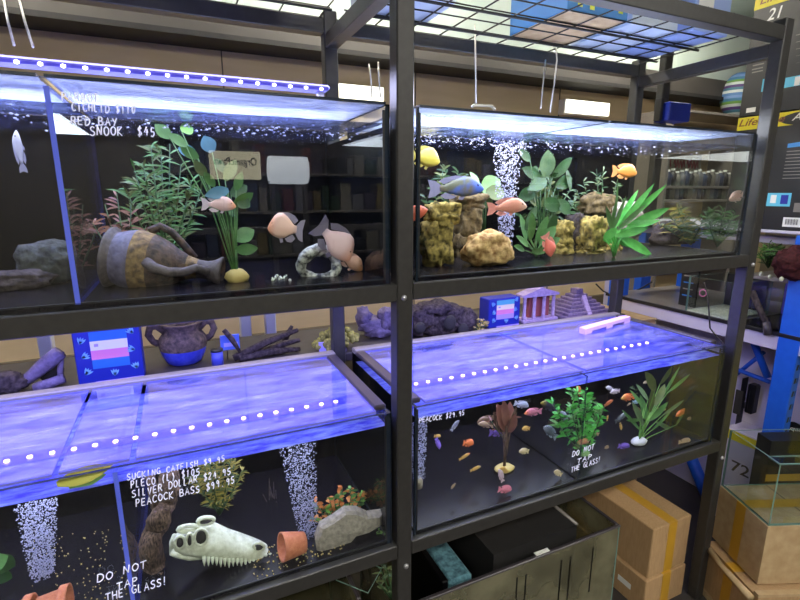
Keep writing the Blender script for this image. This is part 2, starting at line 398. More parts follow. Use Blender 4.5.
def scrawl(mb, text, p0, p1, hpx, y, r=.0014):
    """marker-pen capitals along a line of the glass from photo pixel p0 to p1"""
    a=at(*p0,y=y); e=at(*p1,y=y); d=(e-a); n=len(text); step=d/n
    ht=(at(p0[0],p0[1]-hpx,y=y)-a).z; up=V((0,0,ht))
    rr=random.Random(text)
    for i,ch in enumerate(text):
        o=a+step*i+V((0,0,rr.uniform(-.08,.08)*ht)); sc=rr.uniform(.74,.84)
        for st in G[ch]:
            pts=[o+step*(x*sc)+up*(yy*rr.uniform(.96,1.03))+V((step.x*.12*yy,0,0)) for x,yy in st]
            mb.tube(smooth(pts),r,5)

# ------------------------------------------------------------------ aquariums
def pane(x0,y0,z0,x1,y1,z1):
    """glass slab: big faces clear, edges tinted"""
    b=MB().box((x0,y0,z0),(x1,y1,z1)); d=(x1-x0,y1-y0,z1-z0); ax=d.index(min(d))
    fa=[2,2,1,0,1,0]
    for i in range(6): b.m[i]=0 if fa[i]==ax else 1
    return b
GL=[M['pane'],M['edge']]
def aquarium(x0,x1,z0,zt,zw,upper,label,xdiv,blue=True):
    ya,yb=.010,.478; g=.008
    t=thing('aquarium',label,'aquarium',((x0+x1)/2,(ya+yb)/2,z0))
    GD=[M['pane'],M['edge_dark']]
    mk('front_pane',pane(x0,ya,z0,x1,ya+g,zt),GD,t)
    for x in (x0,x1-g): mk('side_pane',pane(x,ya+g,z0,x+g,yb-g,zt),GD,t)
    mk('back_panel',MB().box((x0,yb-g,z0),(x1,yb,zt-.002)),M['black'],t)
    mk('base_panel',MB().box((x0+g,ya+g,z0),(x1-g,yb-g,z0+.008)),M['floor_dark'],t)
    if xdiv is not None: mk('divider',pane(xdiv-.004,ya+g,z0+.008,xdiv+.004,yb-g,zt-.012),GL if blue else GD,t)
    w=MB(); nx,ny=40,14
    X0,X1,Y0,Y1=x0+g,x1-g,ya+g,yb-g
    vs=[];
    for j in range(ny+1):
        for i in range(nx+1):
            x=X0+(X1-X0)*i/nx; y=Y0+(Y1-Y0)*j/ny
            vs.append((x,y,zw+.0022*noise.noise(V((x*14,y*16,3)))))
    fs=[(j*(nx+1)+i,j*(nx+1)+i+1,(j+1)*(nx+1)+i+1,(j+1)*(nx+1)+i) for j in range(ny) for i in range(nx)]
    w.add(vs,fs,0,True)
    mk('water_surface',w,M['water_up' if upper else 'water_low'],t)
    # silicone seams at the corners
    s=MB()
    for x in (x0+g,x1-g-.004): s.box((x,ya+g,z0+.008),(x+.004,ya+g+.004,zt-.01))
    s.box((x0+g,ya+g,z0+.008),(x1-g,ya+g+.004,z0+.011))
    mk('silicone_seam',s,M['silicone'],t)
    if not upper:
        mk('rear_rim',MB().bbox((x0,yb-.03,zt-.004),(x1,yb+.004,zt+.014),.003),M['rim'],t)
        for x in (x0,x1-.03): mk('end_rim',MB().bbox((x,ya+.03,zt-.004),(x+.03,yb-.031,zt+.010),.003),M['rim_dark'],t)
    return t
ZU0,ZL0=Z2+BH,Z1+BH
ZUT,ZLT,ZUW,ZLW=1.718,1.034,1.682,1.0
TUL=aquarium(-1.255,-.012,ZU0,ZUT,ZUW,True,'dark upper left aquarium with cichlid prices written on its front glass',-.60)
TUR=aquarium(.052,1.228,ZU0,ZUT,ZUW,True,'upper right aquarium with yellow rock columns and pink fish',None)
TLL=aquarium(-1.255,-.012,ZL0,ZLT,ZLW,False,'lower left aquarium holding a crocodile skull, under a purple lit lid',-.581)
TLR=aquarium(.052,1.228,ZL0,ZLT,ZLW,False,'lower right aquarium full of small peacock cichlids',.612,False)
pn=MB().box((1.2285,.012,ZL0+.004),(1.2315,.476,ZLT-.03)); M['navy']=mat('navy_side_film',(20,22,36),.4,spec=.2); mk('side_film',pn,M['navy'],TLR)
for T_,za,zb_ in ((TUL,ZU0,ZUT),(TLL,ZL0,ZLT)): mk('side_film',MB().box((-.0115,.02,za+.004),(-.0085,.476,zb_-.04)),M['black'],T_)
# lids
def lid(x0,x1,z,mm,label,y0=.022,y1=.446):
    o=mk('aquarium_cover',pane(x0,y0,z,x1,y1,z+.005),[mm,M['edge_low' if z<1.3 else 'edge_dark']]); tag(o,label,'lid'); return o
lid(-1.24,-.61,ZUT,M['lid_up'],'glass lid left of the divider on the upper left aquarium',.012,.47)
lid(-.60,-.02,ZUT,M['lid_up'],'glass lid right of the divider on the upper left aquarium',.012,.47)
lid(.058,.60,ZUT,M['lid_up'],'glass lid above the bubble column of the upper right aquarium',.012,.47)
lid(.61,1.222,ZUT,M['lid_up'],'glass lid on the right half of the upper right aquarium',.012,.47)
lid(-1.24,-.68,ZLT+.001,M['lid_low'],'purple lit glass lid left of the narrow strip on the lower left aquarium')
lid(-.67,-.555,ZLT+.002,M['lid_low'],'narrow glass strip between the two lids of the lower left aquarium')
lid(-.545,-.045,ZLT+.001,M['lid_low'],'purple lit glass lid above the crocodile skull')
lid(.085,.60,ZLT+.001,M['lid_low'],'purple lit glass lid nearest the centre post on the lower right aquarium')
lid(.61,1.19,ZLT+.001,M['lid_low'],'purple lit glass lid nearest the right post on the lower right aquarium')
# writing on the glass
def writing(t,rows,r=.0011):
    b=MB()
    for a in rows: scrawl(b,*a,.0085,r)
    o=mk('lettering',b,M['marker'],t); o['label']='white marker lettering on the glass'
writing(TUL,[('PARROT',(62,101),(100,102),8),('CICHLID $110',(72,111),(137,114),8),('RED BAY',(71,124),(119,126),8),('SNOOK  $45',(90,135),(157,136),9)])
writing(TLL,[('SUCKING CATFISH $9.95',(127,480),(226,461),6),('PLECO (L) $105',(131,488.5),(201,474.5),7),('SILVER DOLLAR $24.95',(132,498),(232,474),7),('PEACOCK BASS $99.95',(136,507),(236,483),7),
             ('DO NOT',(97,582.5),(149,567),7.5),('TAP',(117,590.5),(140,583),7),('THE GLASS!',(106,601.5),(169,584),8)])
writing(TLR,[('PEACOCK $29.95',(419,423),(465,415),5),('DO NOT',(572,457),(595,448.5),5),('TAP',(577,464),(593,458),4.5),('THE GLASS!',(571,472.5),(601,461.5),5)],.001)

# LED bar over the upper lid; lower strips stand in for LED reflections
def ledbar(label,x0,x1,y,z,n,upper):
    t=thing('led_dot_row',label,'light bar',((x0+x1)/2,y,z))
    if upper:
        mk('housing',MB().bbox((x0-.01,y-.010,z+.004),(x1+.02,y+.04,z+.015),.004),M['ledbar'],t)
        for x in (x0,x1): mk('foot',MB().box((x,y+.01,ZUT+.005),(x+.012,y+.03,z+.004)),M['white'],t)
    else:
        mk('housing',MB().box((x0-.01,y-.02,ZLT+.0075),(x1+.02,y+.02,ZLT+.0085)),M['dotclear'],t)
    for i in range(n):
        x=x0+(x1-x0)*i/(n-1)
        if upper: mk('led',MB().ball((x,y-.011,z+.005),(.0045,.0035,.0035),1),M['led'],t)
        else: mk('led',MB().ball((x,y,ZLT+.0095),(.0055,.0055,.002),1),M['led_mirrored'],t)
    return t
pa,pb=at(320,88.5,y=.125),at(14,58,y=.125)
ledbar('blue LED bar with a row of glowing dots over the dark upper left aquarium',pb.x-.16,pa.x,.125,1.752,22,True)
za=ZLT+.012
a,b_=at(8,457,z=za),at(337,402,z=za)
ledbar('strip of warm glowing dots standing in for LED reflections on the lid of the lower left aquarium',a.x,b_.x,(a.y+b_.y)/2,1.05,19,False)
a,b_=at(420,386,z=za),at(641,340,z=za)
ledbar('strip of glowing dots standing in for LED reflections on the lid of the lower right aquarium',a.x,b_.x,(a.y+b_.y)/2,1.05,25,False)

def lamp(name,loc,sx,sy,power,c,rot=(0,0,0)):
    l=bpy.data.lights.new(name,'AREA'); l.shape='RECTANGLE'; l.size=sx; l.size_y=sy; l.energy=power; l.color=c
    o=bpy.data.objects.new(name,l); col.objects.link(o); o.location=loc; o.rotation_euler=rot; return o
lamp('led_lamp_lower_left',(-.63,.24,1.295),1.15,.3,13,(.36,.36,1))
lamp('led_lamp_lower_right',(.64,.24,1.295),1.1,.3,13,(.4,.4,1))
lamp('led_lamp_tank_lower_left',(-.63,.24,.992),1.15,.36,5.5,(.85,.88,1))
lamp('led_lamp_tank_lower_right',(.64,.24,.992),1.1,.36,5.5,(.86,.88,1))
lamp('led_lamp_upper_left',(-.63,.26,1.80),1.15,.3,20,(.6,.62,1))
lamp('led_lamp_upper_right',(.64,.26,1.80),1.1,.3,24,(.82,.88,1))
lamp('led_lamp_tank_upper_left',(-.5,.24,1.672),.9,.34,4,(.86,.9,1))
lamp('led_lamp_tank_upper_right',(.64,.22,1.672),1.1,.34,9,(1,.97,.93))
# ------------------------------------------------------------------ helpers for contents
FU,FL=ZU0+.0085,ZL0+.0085
def mpp(px,py,y): return (at(px,py,y=y)-CAM).dot(FW)/F
def mkl(name,mb,mats,parent):
    me=bpy.data.meshes.new(name); me.from_pydata(mb.v,[],mb.f)
    for p,mi,sm in zip(me.polygons,mb.m,mb.s): p.material_index=mi; p.use_smooth=sm
    for x in (mats if isinstance(mats,(list,tuple)) else [mats]): me.materials.append(x)
    o=bpy.data.objects.new(name,me); col.objects.link(o); o.parent=parent; return o
_fm={}
def fishmat(head,body,tail,spot=None):
    k=(head,body,tail,spot)
    if k in _fm: return _fm[k]
    m=mat('fish_skin',body,.35); nt=m.node_tree; N=nt.nodes.new; L=nt.links.new
    tc=N('ShaderNodeTexCoord'); sx=N('ShaderNodeSeparateXYZ'); L(tc.outputs['Object'],sx.inputs[0])
    ad=N('ShaderNodeMath'); ad.operation='ADD'; ad.inputs[1].default_value=.5; L(sx.outputs['X'],ad.inputs[0])
    r=N('ShaderNodeValToRGB'); e=r.color_ramp.elements
    e[0].position=.12; e[0].color=srgb(tail); e[1].position=.95; e[1].color=srgb(head)
    q=e.new(.3); q.color=srgb(body); q=e.new(.72); q.color=srgb(body)
    L(ad.outputs[0],r.inputs[0]); b=nt.nodes['Principled BSDF']; src=r.outputs[0]
    if spot:
        w=N('ShaderNodeTexWave' if spot[1]=='bars' else 'ShaderNodeTexNoise'); L(tc.outputs['Object'],w.inputs['Vector']); w.inputs['Scale'].default_value=spot[2]
        w.inputs['Distortion'].default_value=2 if spot[1]=='bars' else 0
        cr=N('ShaderNodeValToRGB'); cr.color_ramp.elements[0].position=.5; cr.color_ramp.elements[1].position=.68
        L(w.outputs['Fac'],cr.inputs[0]); mx=N('ShaderNodeMix'); mx.data_type='RGBA'; mx.inputs[7].default_value=srgb(spot[0]); L(cr.outputs[0],mx.inputs[0]); L(src,mx.inputs[6]); src=mx.outputs[2]
    L(src,b.inputs['Base Color']); b.inputs['Subsurface Weight'].default_value=0
    _fm[k]=m; return m
M['eye']=mat('fish_eye',(14,12,14),.15)
def fish(label,nose,tail,y,H,head,body,tailc,fin=None,spot=None,group=None,yt=None,th=.34,fork=.35,kind='fish',roll=1):
    p=at(*nose,y=y); q=at(*tail,y=y if yt is None else yt); d=p-q; Ln=d.length; X=d.normalized()
    Y=V((0,1,0)); 
    if abs(X.dot(Y))>.9: Y=V((1,0,0))
    Zv=X.cross(Y); 
    if Zv.z*roll<0 and abs(Zv.z)>.05: Zv=-Zv
    Zv=(Zv-X*Zv.dot(X)).normalized(); Yv=Zv.cross(X)
    t=thing('fish',label,kind,(p+q)/2,group)
    t.matrix_world=Matrix.Translation((p+q)/2)@Matrix((X,Yv,Zv)).transposed().to_4x4()@Matrix.Scale(Ln,4)
    fm=fishmat(head,body,tailc,spot); ff=mat_fin(fin or tailc)
    S=[0,.04,.1,.2,.32,.46,.6,.74,.88,1]; hh=[.05,.26,.48,.76,.95,1,.86,.6,.34,.26]; up=[-.1,-.08,-.04,.02,.06,.06,.04,.03,.0,0]
    b=MB(); n=10; vs=[]
    for s,h,u in zip(S,hh,up):
        x=.5-s*.8
        for j in range(n):
            w=2*PI*j/n; wz=math.sin(w); wy=math.cos(w)
            vs.append((x,wy*h*H/2*th*(1.15 if s<.4 else .9),wz*h*H/2+u*H))
    fs=[(i*n+j,i*n+(j+1)%n,(i+1)*n+(j+1)%n,(i+1)*n+j) for i in range(9) for j in range(n)]+[tuple(range(n))[::-1],tuple(9*n+j for j in range(n))]
    b.add(vs,fs,0,True); mkl('body',b,fm,t)
    c=H*.14
    def thin(name,poly):
        b=MB(); m=len(poly); b.add([(x,.004,z) for x,z in poly]+[(x,-.004,z) for x,z in poly],[tuple(range(m))[::-1],tuple(range(m,2*m))]+[(i,(i+1)%m,m+(i+1)%m,m+i) for i in range(m)]); mkl(name,b,ff,t)
    T=H*.42
    thin('tail_fin',[(-.27,-c),(-.38,-T*.85),(-.5,-T),(-.5+.12*fork,0),(-.5,T),(-.38,T*.85),(-.27,c)])
    thin('dorsal_fin',[(.24,H*.46),(.14,H*.56),(-.02,H*.58),(-.2,H*.5),(-.31,H*.34),(-.22,H*.2),(0,H*.44)])
    thin('anal_fin',[(0,-H*.4),(-.08,-H*.5),(-.2,-H*.5),(-.29,-H*.34),(-.2,-H*.2)])
    thin('pelvic_fin',[(.16,-H*.38),(.1,-H*.58),(.03,-H*.54),(.06,-H*.38)])
    if Ln>.03:
        for s in(-1,1): mkl('eye',MB().ball((.36,s*H*.5*th*.62,H*.1),.022,1),M['eye'],t)
    return t
_ff={}
def mat_fin(c):
    if c not in _ff: _ff[c]=mat('fin_skin',c,.4,transl=.3)
    return _ff[c]

def leafplant(name,label,base,y,leaves,stem='leafdark',basemat=None,baser=None,zf=None,fold=.12,stemr=.0022,jit=.02,partname='leaf',cat='plant'):
    """aquarium plant: leaves given as (x0,y0,x1,y1,width px,material) in photo pixels at depth y, stems run to the base"""
    p=at(*base,y=y); 
    if zf is not None: p.z=zf
    t=thing(name,label,cat,p); rr=random.Random(label)
    groups={}
    st=MB()
    for L in leaves:
        x0,y0,x1,y1,w,mn=L[:6]; dy=rr.uniform(-jit,jit)
        a=at(x0,y0,y=y+dy); e=at(x1,y1,y=y+dy*2.0); d=e-a; k=mpp(x0,y0,y)
        up=V((rr.uniform(-.5,.5),-1,rr.uniform(-.1,.5)))
        groups.setdefault(mn,MB()).leaf(a-d*.02,d,up,d.length*1.04,w*k,0,7,0,fold)
        if len(L)<7:
            mid=(p+a)/2+V((0,0,0))+ (V((a.x-p.x,0,0)))*(-.15)
            st.tube([p+V((rr.uniform(-.004,.004),0,.002)),mid,a],[stemr*1.2,stemr,stemr*.7],5)
    mk('stem',st,M[stem],t)
    for mn,b in groups.items(): mk(partname,b,M[mn],t)
    if basemat:
        r=baser; mk('base_stone',MB().blob(p+V((0,0,r[2]*.6)),r,3,.15,1.2,2),M[basemat],t)
    return t
def bush(name,label,base,y,zf,top,wpx,n,Ll,Lw,mats,spread=.6,seed=1,stems=7,cat='plant'):
    """feathery stem plant: thin leaves along splayed stems from a base pixel up to a top pixel"""
    p=at(*base,y=y); p.z=zf if zf is not None else p.z
    q=at(*top,y=y); k=mpp(*base,y); W=wpx*k/2; hgt=(q-p).length
    t=thing(name,label,cat,p); rr=random.Random(seed); st=MB(); gs=[MB() for _ in mats]
    for s in range(stems):
        u=(s/(stems-1)*2-1) if stems>1 else 0
        e=q+V((u*W,rr.uniform(-.4,.4)*W,-abs(u)**1.5*hgt*.35+rr.uniform(-.08,.05)*hgt)); m=(p+e)/2+V((u*W*.15,0,hgt*.06))
        st.tube([p,m,e],[.0028,.002,.001],5)
        for i in range(n//stems):
            f=rr.uniform(.12,1); c=(p*(1-f)**2+m*2*f*(1-f)+e*f*f) if False else (p.lerp(m,f*2) if f<.5 else m.lerp(e,f*2-1))
            w=rr.uniform(0,2*PI); d=V((math.cos(w),math.sin(w)*.6,rr.uniform(.1,1.1)))
            gs[rr.randrange(len(gs))].leaf(c,d,(0,-1,.3),Ll*rr.uniform(.6,1.2),Lw,.3,3,0,.1)
    mk('stem',st,M['leafdark'],t)
    for b,mn in zip(gs,mats): mk('leaf',b,M[mn],t)
    return t
def stone(name,label,px,py,y,w,h,dep,mm,seed=0,amp=.2,box=.5,zf=None,rot=None,cat='rock',freq=1.6,group=None,sub=4):
    """rock whose outline is w x h pixels centred at a pixel; bottom set on zf when given"""
    c=at(px,py,y=y); k=mpp(px,py,y); r=V((w*k/2*1.08,dep/2,h*k/2))
    b=MB().blob(c,r,seed,amp,freq,sub,box,0,True,rot)
    if zf is not None:
        lo=min(v.z for v in b.v); 
        if lo<zf+.0: 
            for v in b.v: v.z=max(v.z,zf)
        else:
            for v in b.v: v.z-=lo-zf
    return tag(mk(name,b,M[mm]),label,cat,group)
def bubbles(label,bot,top,y,wb,wt,n,seed,r=(.0012,.0034),name='bubble_column'):
    p=at(*bot,y=y); q=at(*top,y=y); k=mpp(*bot,y); rr=random.Random(seed); b=MB()
    vs0,fs0=ico(1)
    for i in range(n):
        f=rr.random(); c=p.lerp(q,f); w=(wb+(wt-wb)*f)*k/2; a=rr.uniform(0,2*PI); ra=w*math.sqrt(rr.random())
        c=c+V((math.cos(a)*ra,math.sin(a)*ra*.7,0)); s=rr.uniform(*r)
        b.add([c+v*s for v in vs0],fs0,0,True)
    return tag(mk(name,b,M['bubble']),label,'bubbles',None,'stuff')
def poly3(pts,y): return [at(a,b,y=y) for a,b in pts]
def extr(name,pts,y,th,mm,parent=None,**k):
    """flat cut-out given by photo pixels at depth y, th thick going back"""
    P=poly3(pts,y); n=len(P); vs=P+[v+V((0,th,0)) for v in P]
    b=MB().add(vs,[tuple(range(n)),tuple(range(n,2*n))[::-1]]+[(i,n+i,n+(i+1)%n,(i+1)%n) for i in range(n)])
    return mk(name,b,mm,parent,**k)

# ================================================================== UPPER LEFT TANK
# urn lying on its side
c0,c1=at(109,257,y=.21),at(222,272,y=.15); ax=(c1-c0); Lu=ax.length
t=thing('urn','broken brown urn lying on its side in the dark upper left aquarium','urn',(c0+c1)/2-V((0,0,.07)))
pr=[(.0,.0),(.056,.0),(.068,.004),(.069,.012),(.060,.018),(.058,.024),(.066,.05),(.071,.078),(.070,.10),(.066,.125),(.056,.155),(.040,.19),(.028,.22),(.022,.25),(.021,.275),(.025,.295),(.036,.318),(.030,.322),(.018,.30)]
sc_=Lu/.32; pr=[(r*.93,h*sc_) for r,h in pr]
M['urn_rim']=mat('urn_rim',(62,54,56),.6,(98,88,88),90,.6,detail=7); M['urn_blue']=mat('urn_band_lilac',(74,70,92),.6,(112,106,132),90,.6,detail=7)
M['urn_tan']=mat('urn_band_tan',(150,122,78),.8,(70,54,40),80,1,detail=7,contrast=1.3); M['urn_dark']=mat('urn_dark',(22,18,22),.7,(92,70,58),70,1,detail=7,contrast=1.3)
ms=[0,0,0,0,0,1,1,2,2,3,3,3,2,0,0,0,0,3]
mk('body',MB().lathe(pr,c0,ax,28,ms=ms,jit=.02),[M['urn_rim'],M['urn_blue'],M['urn_tan'],M['urn_dark']],t)
up_=V((0,0,1)); fr=V((0,-1,0))
for pts in ([(146,262),(154,268),(168,272),(184,272),(196,268),(207,272)],):
    q=[at(a,b,y=.135-.02*math.sin(i*PI/5)) for i,(a,b) in enumerate(pts)]
    mk('handle',MB().tube(q,[.012,.011,.0095,.009,.0085,.010],10),M['urn_rim'],t)
q=[at(a,b,y=.20) for a,b in ((150,232),(160,226),(172,232),(184,245),(195,258))]; mk('handle',MB().tube(q,[.01,.008,.008,.008,.008],8),M['urn_dark'],t)
bush('feathery_plant','green thin-leaved plant standing behind the urn',(165,250),.32,FU,(160,140),66,420,.045,.0045,['leaflive','leafolive','leaflive'],seed=3,stems=9)
bush('red_plant','small reddish feathery plant left of the urn opening rim',(126,262),.30,FU,(116,194),46,110,.03,.005,['leafred','leafred'],seed=5,stems=5)
leafplant('broad_leaf_plant','tall broad-leaved plant on a yellow stone in the upper left aquarium',(236,270),.14,[
 (170,138,155,124,13,'leaflive'),(186,146,168,134,11,'leaflive'),(181,130,193,128,13,'leaflime'),(198,158,180,146,11,'leaflive'),(206,176,194,160,10,'leafolive'),(214,186,204,172,9,'leaflive'),(196,154,178,148,12,'leafblue'),
 (212,152,204,136,15,'leafblue'),(224,172,216,158,9,'leafdark'),(228,190,205,196,12,'leafblue'),(231,195,247,186,14,'leafdark'),(234,205,253,193,12,'leaflive'),
 (236,240,254,230,16,'leaflive'),(236,250,258,248,12,'leaflive'),(236,228,218,215,14,'leafdark'),(236,190,242,172,9,'leaflive'),(236,215,226,200,11,'leafdark'),(238,200,250,207,14,'leafdark'),(225,180,236,160,12,'leafolive')],
 'leaflive','sand',(.026,.02,.018),FU,stemr=.0014)
fish('pink parrot cichlid facing right beside the broad-leaved plant',(236,205),(201,204),.12,.46,(255,178,138),(246,206,206),(220,200,214))
fish('orange-faced parrot cichlid facing left with dark tail fins',(268,225),(304,231),.12,.72,(255,176,128),(250,204,182),(150,130,150),fin=(150,140,158),yt=.08)
fish('pink parrot cichlid nosing downward over the white speckled ring',(352,258),(317,224),.11,.6,(255,186,156),(246,208,208),(120,110,130),fin=(110,102,124))
fish('orange-nosed parrot cichlid half hidden under the other one near the ring',(363,269),(338,254),.16,.5,(255,172,110),(252,200,166),(235,190,170))
fish('pale slender fish hanging head-up in the left compartment of the upper left aquarium',(15,130),(24,173),.2,.2,(206,204,214),(170,168,190),(140,138,170))
# ring ornament
c=at(319,265,y=.14); k=mpp(319,265,.14); t=MB(); pts=[]
for i in range(25):
    w=2*PI*i/24; pts.append(c+V((math.cos(w)*18*k,.012*math.sin(w*2),math.sin(w)*13.5*k+(.004 if math.sin(w)>0 else 0))))
rad=[.0115+.004*noise.noise(V((i*.9,3,1)))+(.003 if 2<i<11 else 0) for i in range(25)]; rad[-1]=rad[0]
M['speck']=mat('white_speckled_ceramic',(30,30,32),.5,(214,214,200),70,.4,contrast=1.6,detail=2)
lo=min(p.z-r for p,r in zip(pts,rad)); 
b=MB().tube(pts,rad,12,cap=False)
tag(mk('ring_cave',b,M['speck']),'white ring-shaped cave ornament with black speckles','ornament')
b=MB()
for i in range(16):
    a=at(R.uniform(272,290),R.uniform(276,281),z=FU); b.blob(a+V((0,0,.002)),(R.uniform(.002,.004),)*3,i,.2,1.5,1)
tag(mk('gravel',b,M['bone']),'scatter of pale gravel grains left of the white ring','gravel',None,'stuff')
# dim lumps standing in for mirrored shop clutter, left compartment
stone('mirrored_lump','grey lump standing in for mirrored shop clutter in the left compartment of the upper left aquarium',48,262,.30,46,44,.1,'dimmirror',9,.2,.4,FU)
stone('dark_lump','long dark lump standing in for mirrored shop clutter behind the grey one',14,280,.25,64,22,.1,'driftdark',4,.25,.3,FU)

# ================================================================== UPPER RIGHT TANK
def stack(label,rows,y,seed,mm='ystone'):
    """pillar of stacked stones: one thing, one part per stone"""
    x,yy,w,h=rows[-1]; t=thing('rock_column',label,'rock column',at(x,yy+h/2,y=y))
    for i,(x,yy,w,h) in enumerate(rows):
        c=at(x,yy,y=y); k=mpp(x,yy,y)
        mk('stone',MB().blob(c,(w*k/2*1.0,.04,h*k/2*1.1),seed+i,.34,1.9,4,.6),M[mm],t)
stack('tall yellow rock column beside the centre post',[(441,214,38,22),(436,243,32,46)],.17,1)
stack('brownish rock column behind the golden boulder',[(469,202,34,16),(468,222,24,32),(466,245,26,26)],.3,5,'bstone')
stone('boulder','golden craggy boulder at the foot of the bubble column',487,250,.12,51,35,.09,'gold',3,.3,.2,FU,freq=1.4)
stack('thin yellow rock column right of the red fish facing down',[(562,232,13,24),(561,249,14,14)],.24,11)
stack('dark narrow rock column between two yellow ones',[(576,230,14,30),(577,249,14,14)],.28,13,'driftdark')
stack('broad yellow rock column left of the bright green plant',[(592,234,24,34),(591,251,24,10)],.22,15)
stack('low yellow rock under the bright green plant',[(611,250,15,14)],.25,18)
bubbles('rising column of white air bubbles in the upper right aquarium',(506,247),(508,136),.2,14,34,1500,4,(.0008,.0024))
fish('large blue and olive cichlid hovering over the rock columns',(484,187),(428,189),.22,.32,(58,84,160),(84,88,74),(120,106,96),spot=((62,92,176),'noise',4),fin=(110,110,140))
fish('yellow fish at the top left of the upper right aquarium',(440,160),(408,155),.25,.55,(180,166,60),(168,158,64),(150,140,60))
fish('orange-red fish half hidden by the centre post',(427,208),(396,224),.1,.4,(236,120,84),(232,112,84),(224,120,100))
fish('long pink-orange fish facing right before the bubble column',(527,205),(487,209),.1,.32,(255,206,186),(250,168,146),(244,160,146))
fish('red-pink fish diving among the green plants',(552,256),(545,234),.12,.56,(250,130,112),(246,128,112),(240,150,140))
fish('orange fish swimming high above the bright green plant',(637,172),(612,171),.17,.4,(244,164,76),(240,156,76),(230,160,96))
fish('pale pink fish at the far right of the upper right aquarium',(729,199),(745,194),.1,.42,(232,190,170),(226,180,164),(214,180,170))
LP=leafplant
LP('sword_plant','bright green sword plant with long leaves in the upper right aquarium',(614,252),.1,[
 (622,224,666,185,7.5,'leafbright'),(619,226,654,184,6.5,'leafbright'),(628,226,669,208,10,'leafbright'),(614,236,603,240,12,'leafbright',1),(604,238,617,228,9,'leafbright'),
 (620,238,652,255,12,'leafbright'),(614,222,618,180,5,'leaflive'),(616,226,638,190,6,'leafbright'),(616,236,648,228,8,'leafbright'),(610,236,616,200,5,'leaflive'),(617,230,646,204,6,'leaflive'),
 (618,232,660,220,6,'leafbright'),(612,232,626,196,4,'leaflive'),(616,240,640,246,9,'leafbright'),(612,230,606,206,5,'leaflive')],'leafbright',zf=FU)
LP('monstera_plant','dark plant with split rounded leaves right of the bubble column',(540,254),.3,[
 (546,176,548,150,16,'leafgrey'),(552,176,572,158,14,'leafdark'),(540,178,522,168,12,'leafdark'),(546,180,528,190,12,'leafdark'),(556,186,572,178,14,'leafdark'),(540,206,552,190,12,'leafolive'),(538,206,528,198,11,'leafolive'),
 (545,200,560,210,14,'leafdark'),(535,190,518,200,14,'leafdark'),(558,200,570,214,12,'leafdark'),(530,160,518,150,10,'leafdark'),(570,190,566,168,10,'leafdark')],'leafdark',zf=FU)
LP('bushy_plant','mid-green bushy plant behind the diving red fish',(536,254),.2,[
 (526,240,520,214,9,'leaflive'),(530,240,532,212,10,'leaflive'),(536,240,548,216,12,'leaflive'),(528,246,516,236,8,'leaflive'),(540,244,556,226,12,'leaflive'),(544,246,560,238,9,'leaflive'),
 (524,250,514,246,7,'leaflive'),(534,246,540,226,9,'leafolive'),(548,232,556,214,12,'leafdark'),(526,230,536,206,9,'leafdark'),(532,252,548,250,7,'leaflive')],'leaflive',zf=FU)
bush('leafy_plant','dense dark green leafy plant behind the monstera leaves',(548,250),.34,FU,(545,168),64,300,.032,.012,['leafdark','leafdark','leafolive'],seed=54,stems=9)
LP('pale_leaf_plant','pale green leafy plant behind the blue cichlid',(484,250),.33,[(478,186,470,172,12,'leafpale'),(482,190,500,180,20,'leafpale'),(486,192,505,194,16,'leafolive'),(480,196,492,206,14,'leafolive')],'leafdark',zf=FU)
bush('grassy_plant','grassy green plant at the right end of the upper right aquarium',(716,254),.16,FU,(722,208),50,330,.04,.006,['leaflive','leafgrey','leafgrey'],seed=8,stems=8)
bush('olive_fern','olive feathery fern between the sword plant and the grassy plant',(690,252),.24,FU,(680,204),60,330,.045,.005,['leafolive','leafgrey','leafyel'],seed=9,stems=8)
stone('brown_rock','low brown rock lying among the ferns of the upper right aquarium',672,236,.3,56,30,.09,'driftdark',21,.25,.2,FU)
stone('brown_slab','brown-grey rock slab lying across the back of the upper right aquarium',598,204,.38,48,22,.06,'bstone',61,.25,.4,None)
stone('driftwood','reddish driftwood lump behind the rock columns near the centre post',454,188,.36,50,34,.09,'driftdark',23,.35,.1,FU)
bush('background_fern','dim olive fern at the back of the upper right aquarium above the rock columns',(600,240),.4,FU,(596,172),70,220,.04,.006,['leafolive','leafgrey','leafdark'],seed=71,stems=8)
bush('background_fern','dim fern at the back of the upper right aquarium left of the bubble column',(450,250),.42,FU,(452,166),70,200,.04,.008,['leafolive','leafdark'],seed=72,stems=8)
stone('pale_rock','pale rough rock behind the orange fish',628,196,.34,36,42,.09,'grey',25,.3,.2,FU)
# airline splash line below both water surfaces
for nm,x0,x1,lab,sd in (('bubble_froth',-1.2,-.03,'froth of tiny bubbles under the water line of the upper left aquarium',1),('bubble_froth',.07,1.2,'froth of tiny bubbles under the water line of the upper right aquarium',2)):
    rr=random.Random(sd); b=MB(); vs0,fs0=ico(1)
    for i in range(340):
        x=rr.gauss(.3,.2) if sd==2 and i<220 else rr.uniform(x0,x1); 
        if not x0<x<x1: continue
        c=V((x,rr.uniform(.03,.2),ZUW-.006-abs(rr.gauss(0,.009)))); s=rr.uniform(.0008,.0026)
        b.add([c+V((v.x*1.4,v.y,v.z*.8))*s for v in vs0],fs0,0,True)
    tag(mk(nm,b,M['bubble']),lab,'bubbles',None,'stuff')

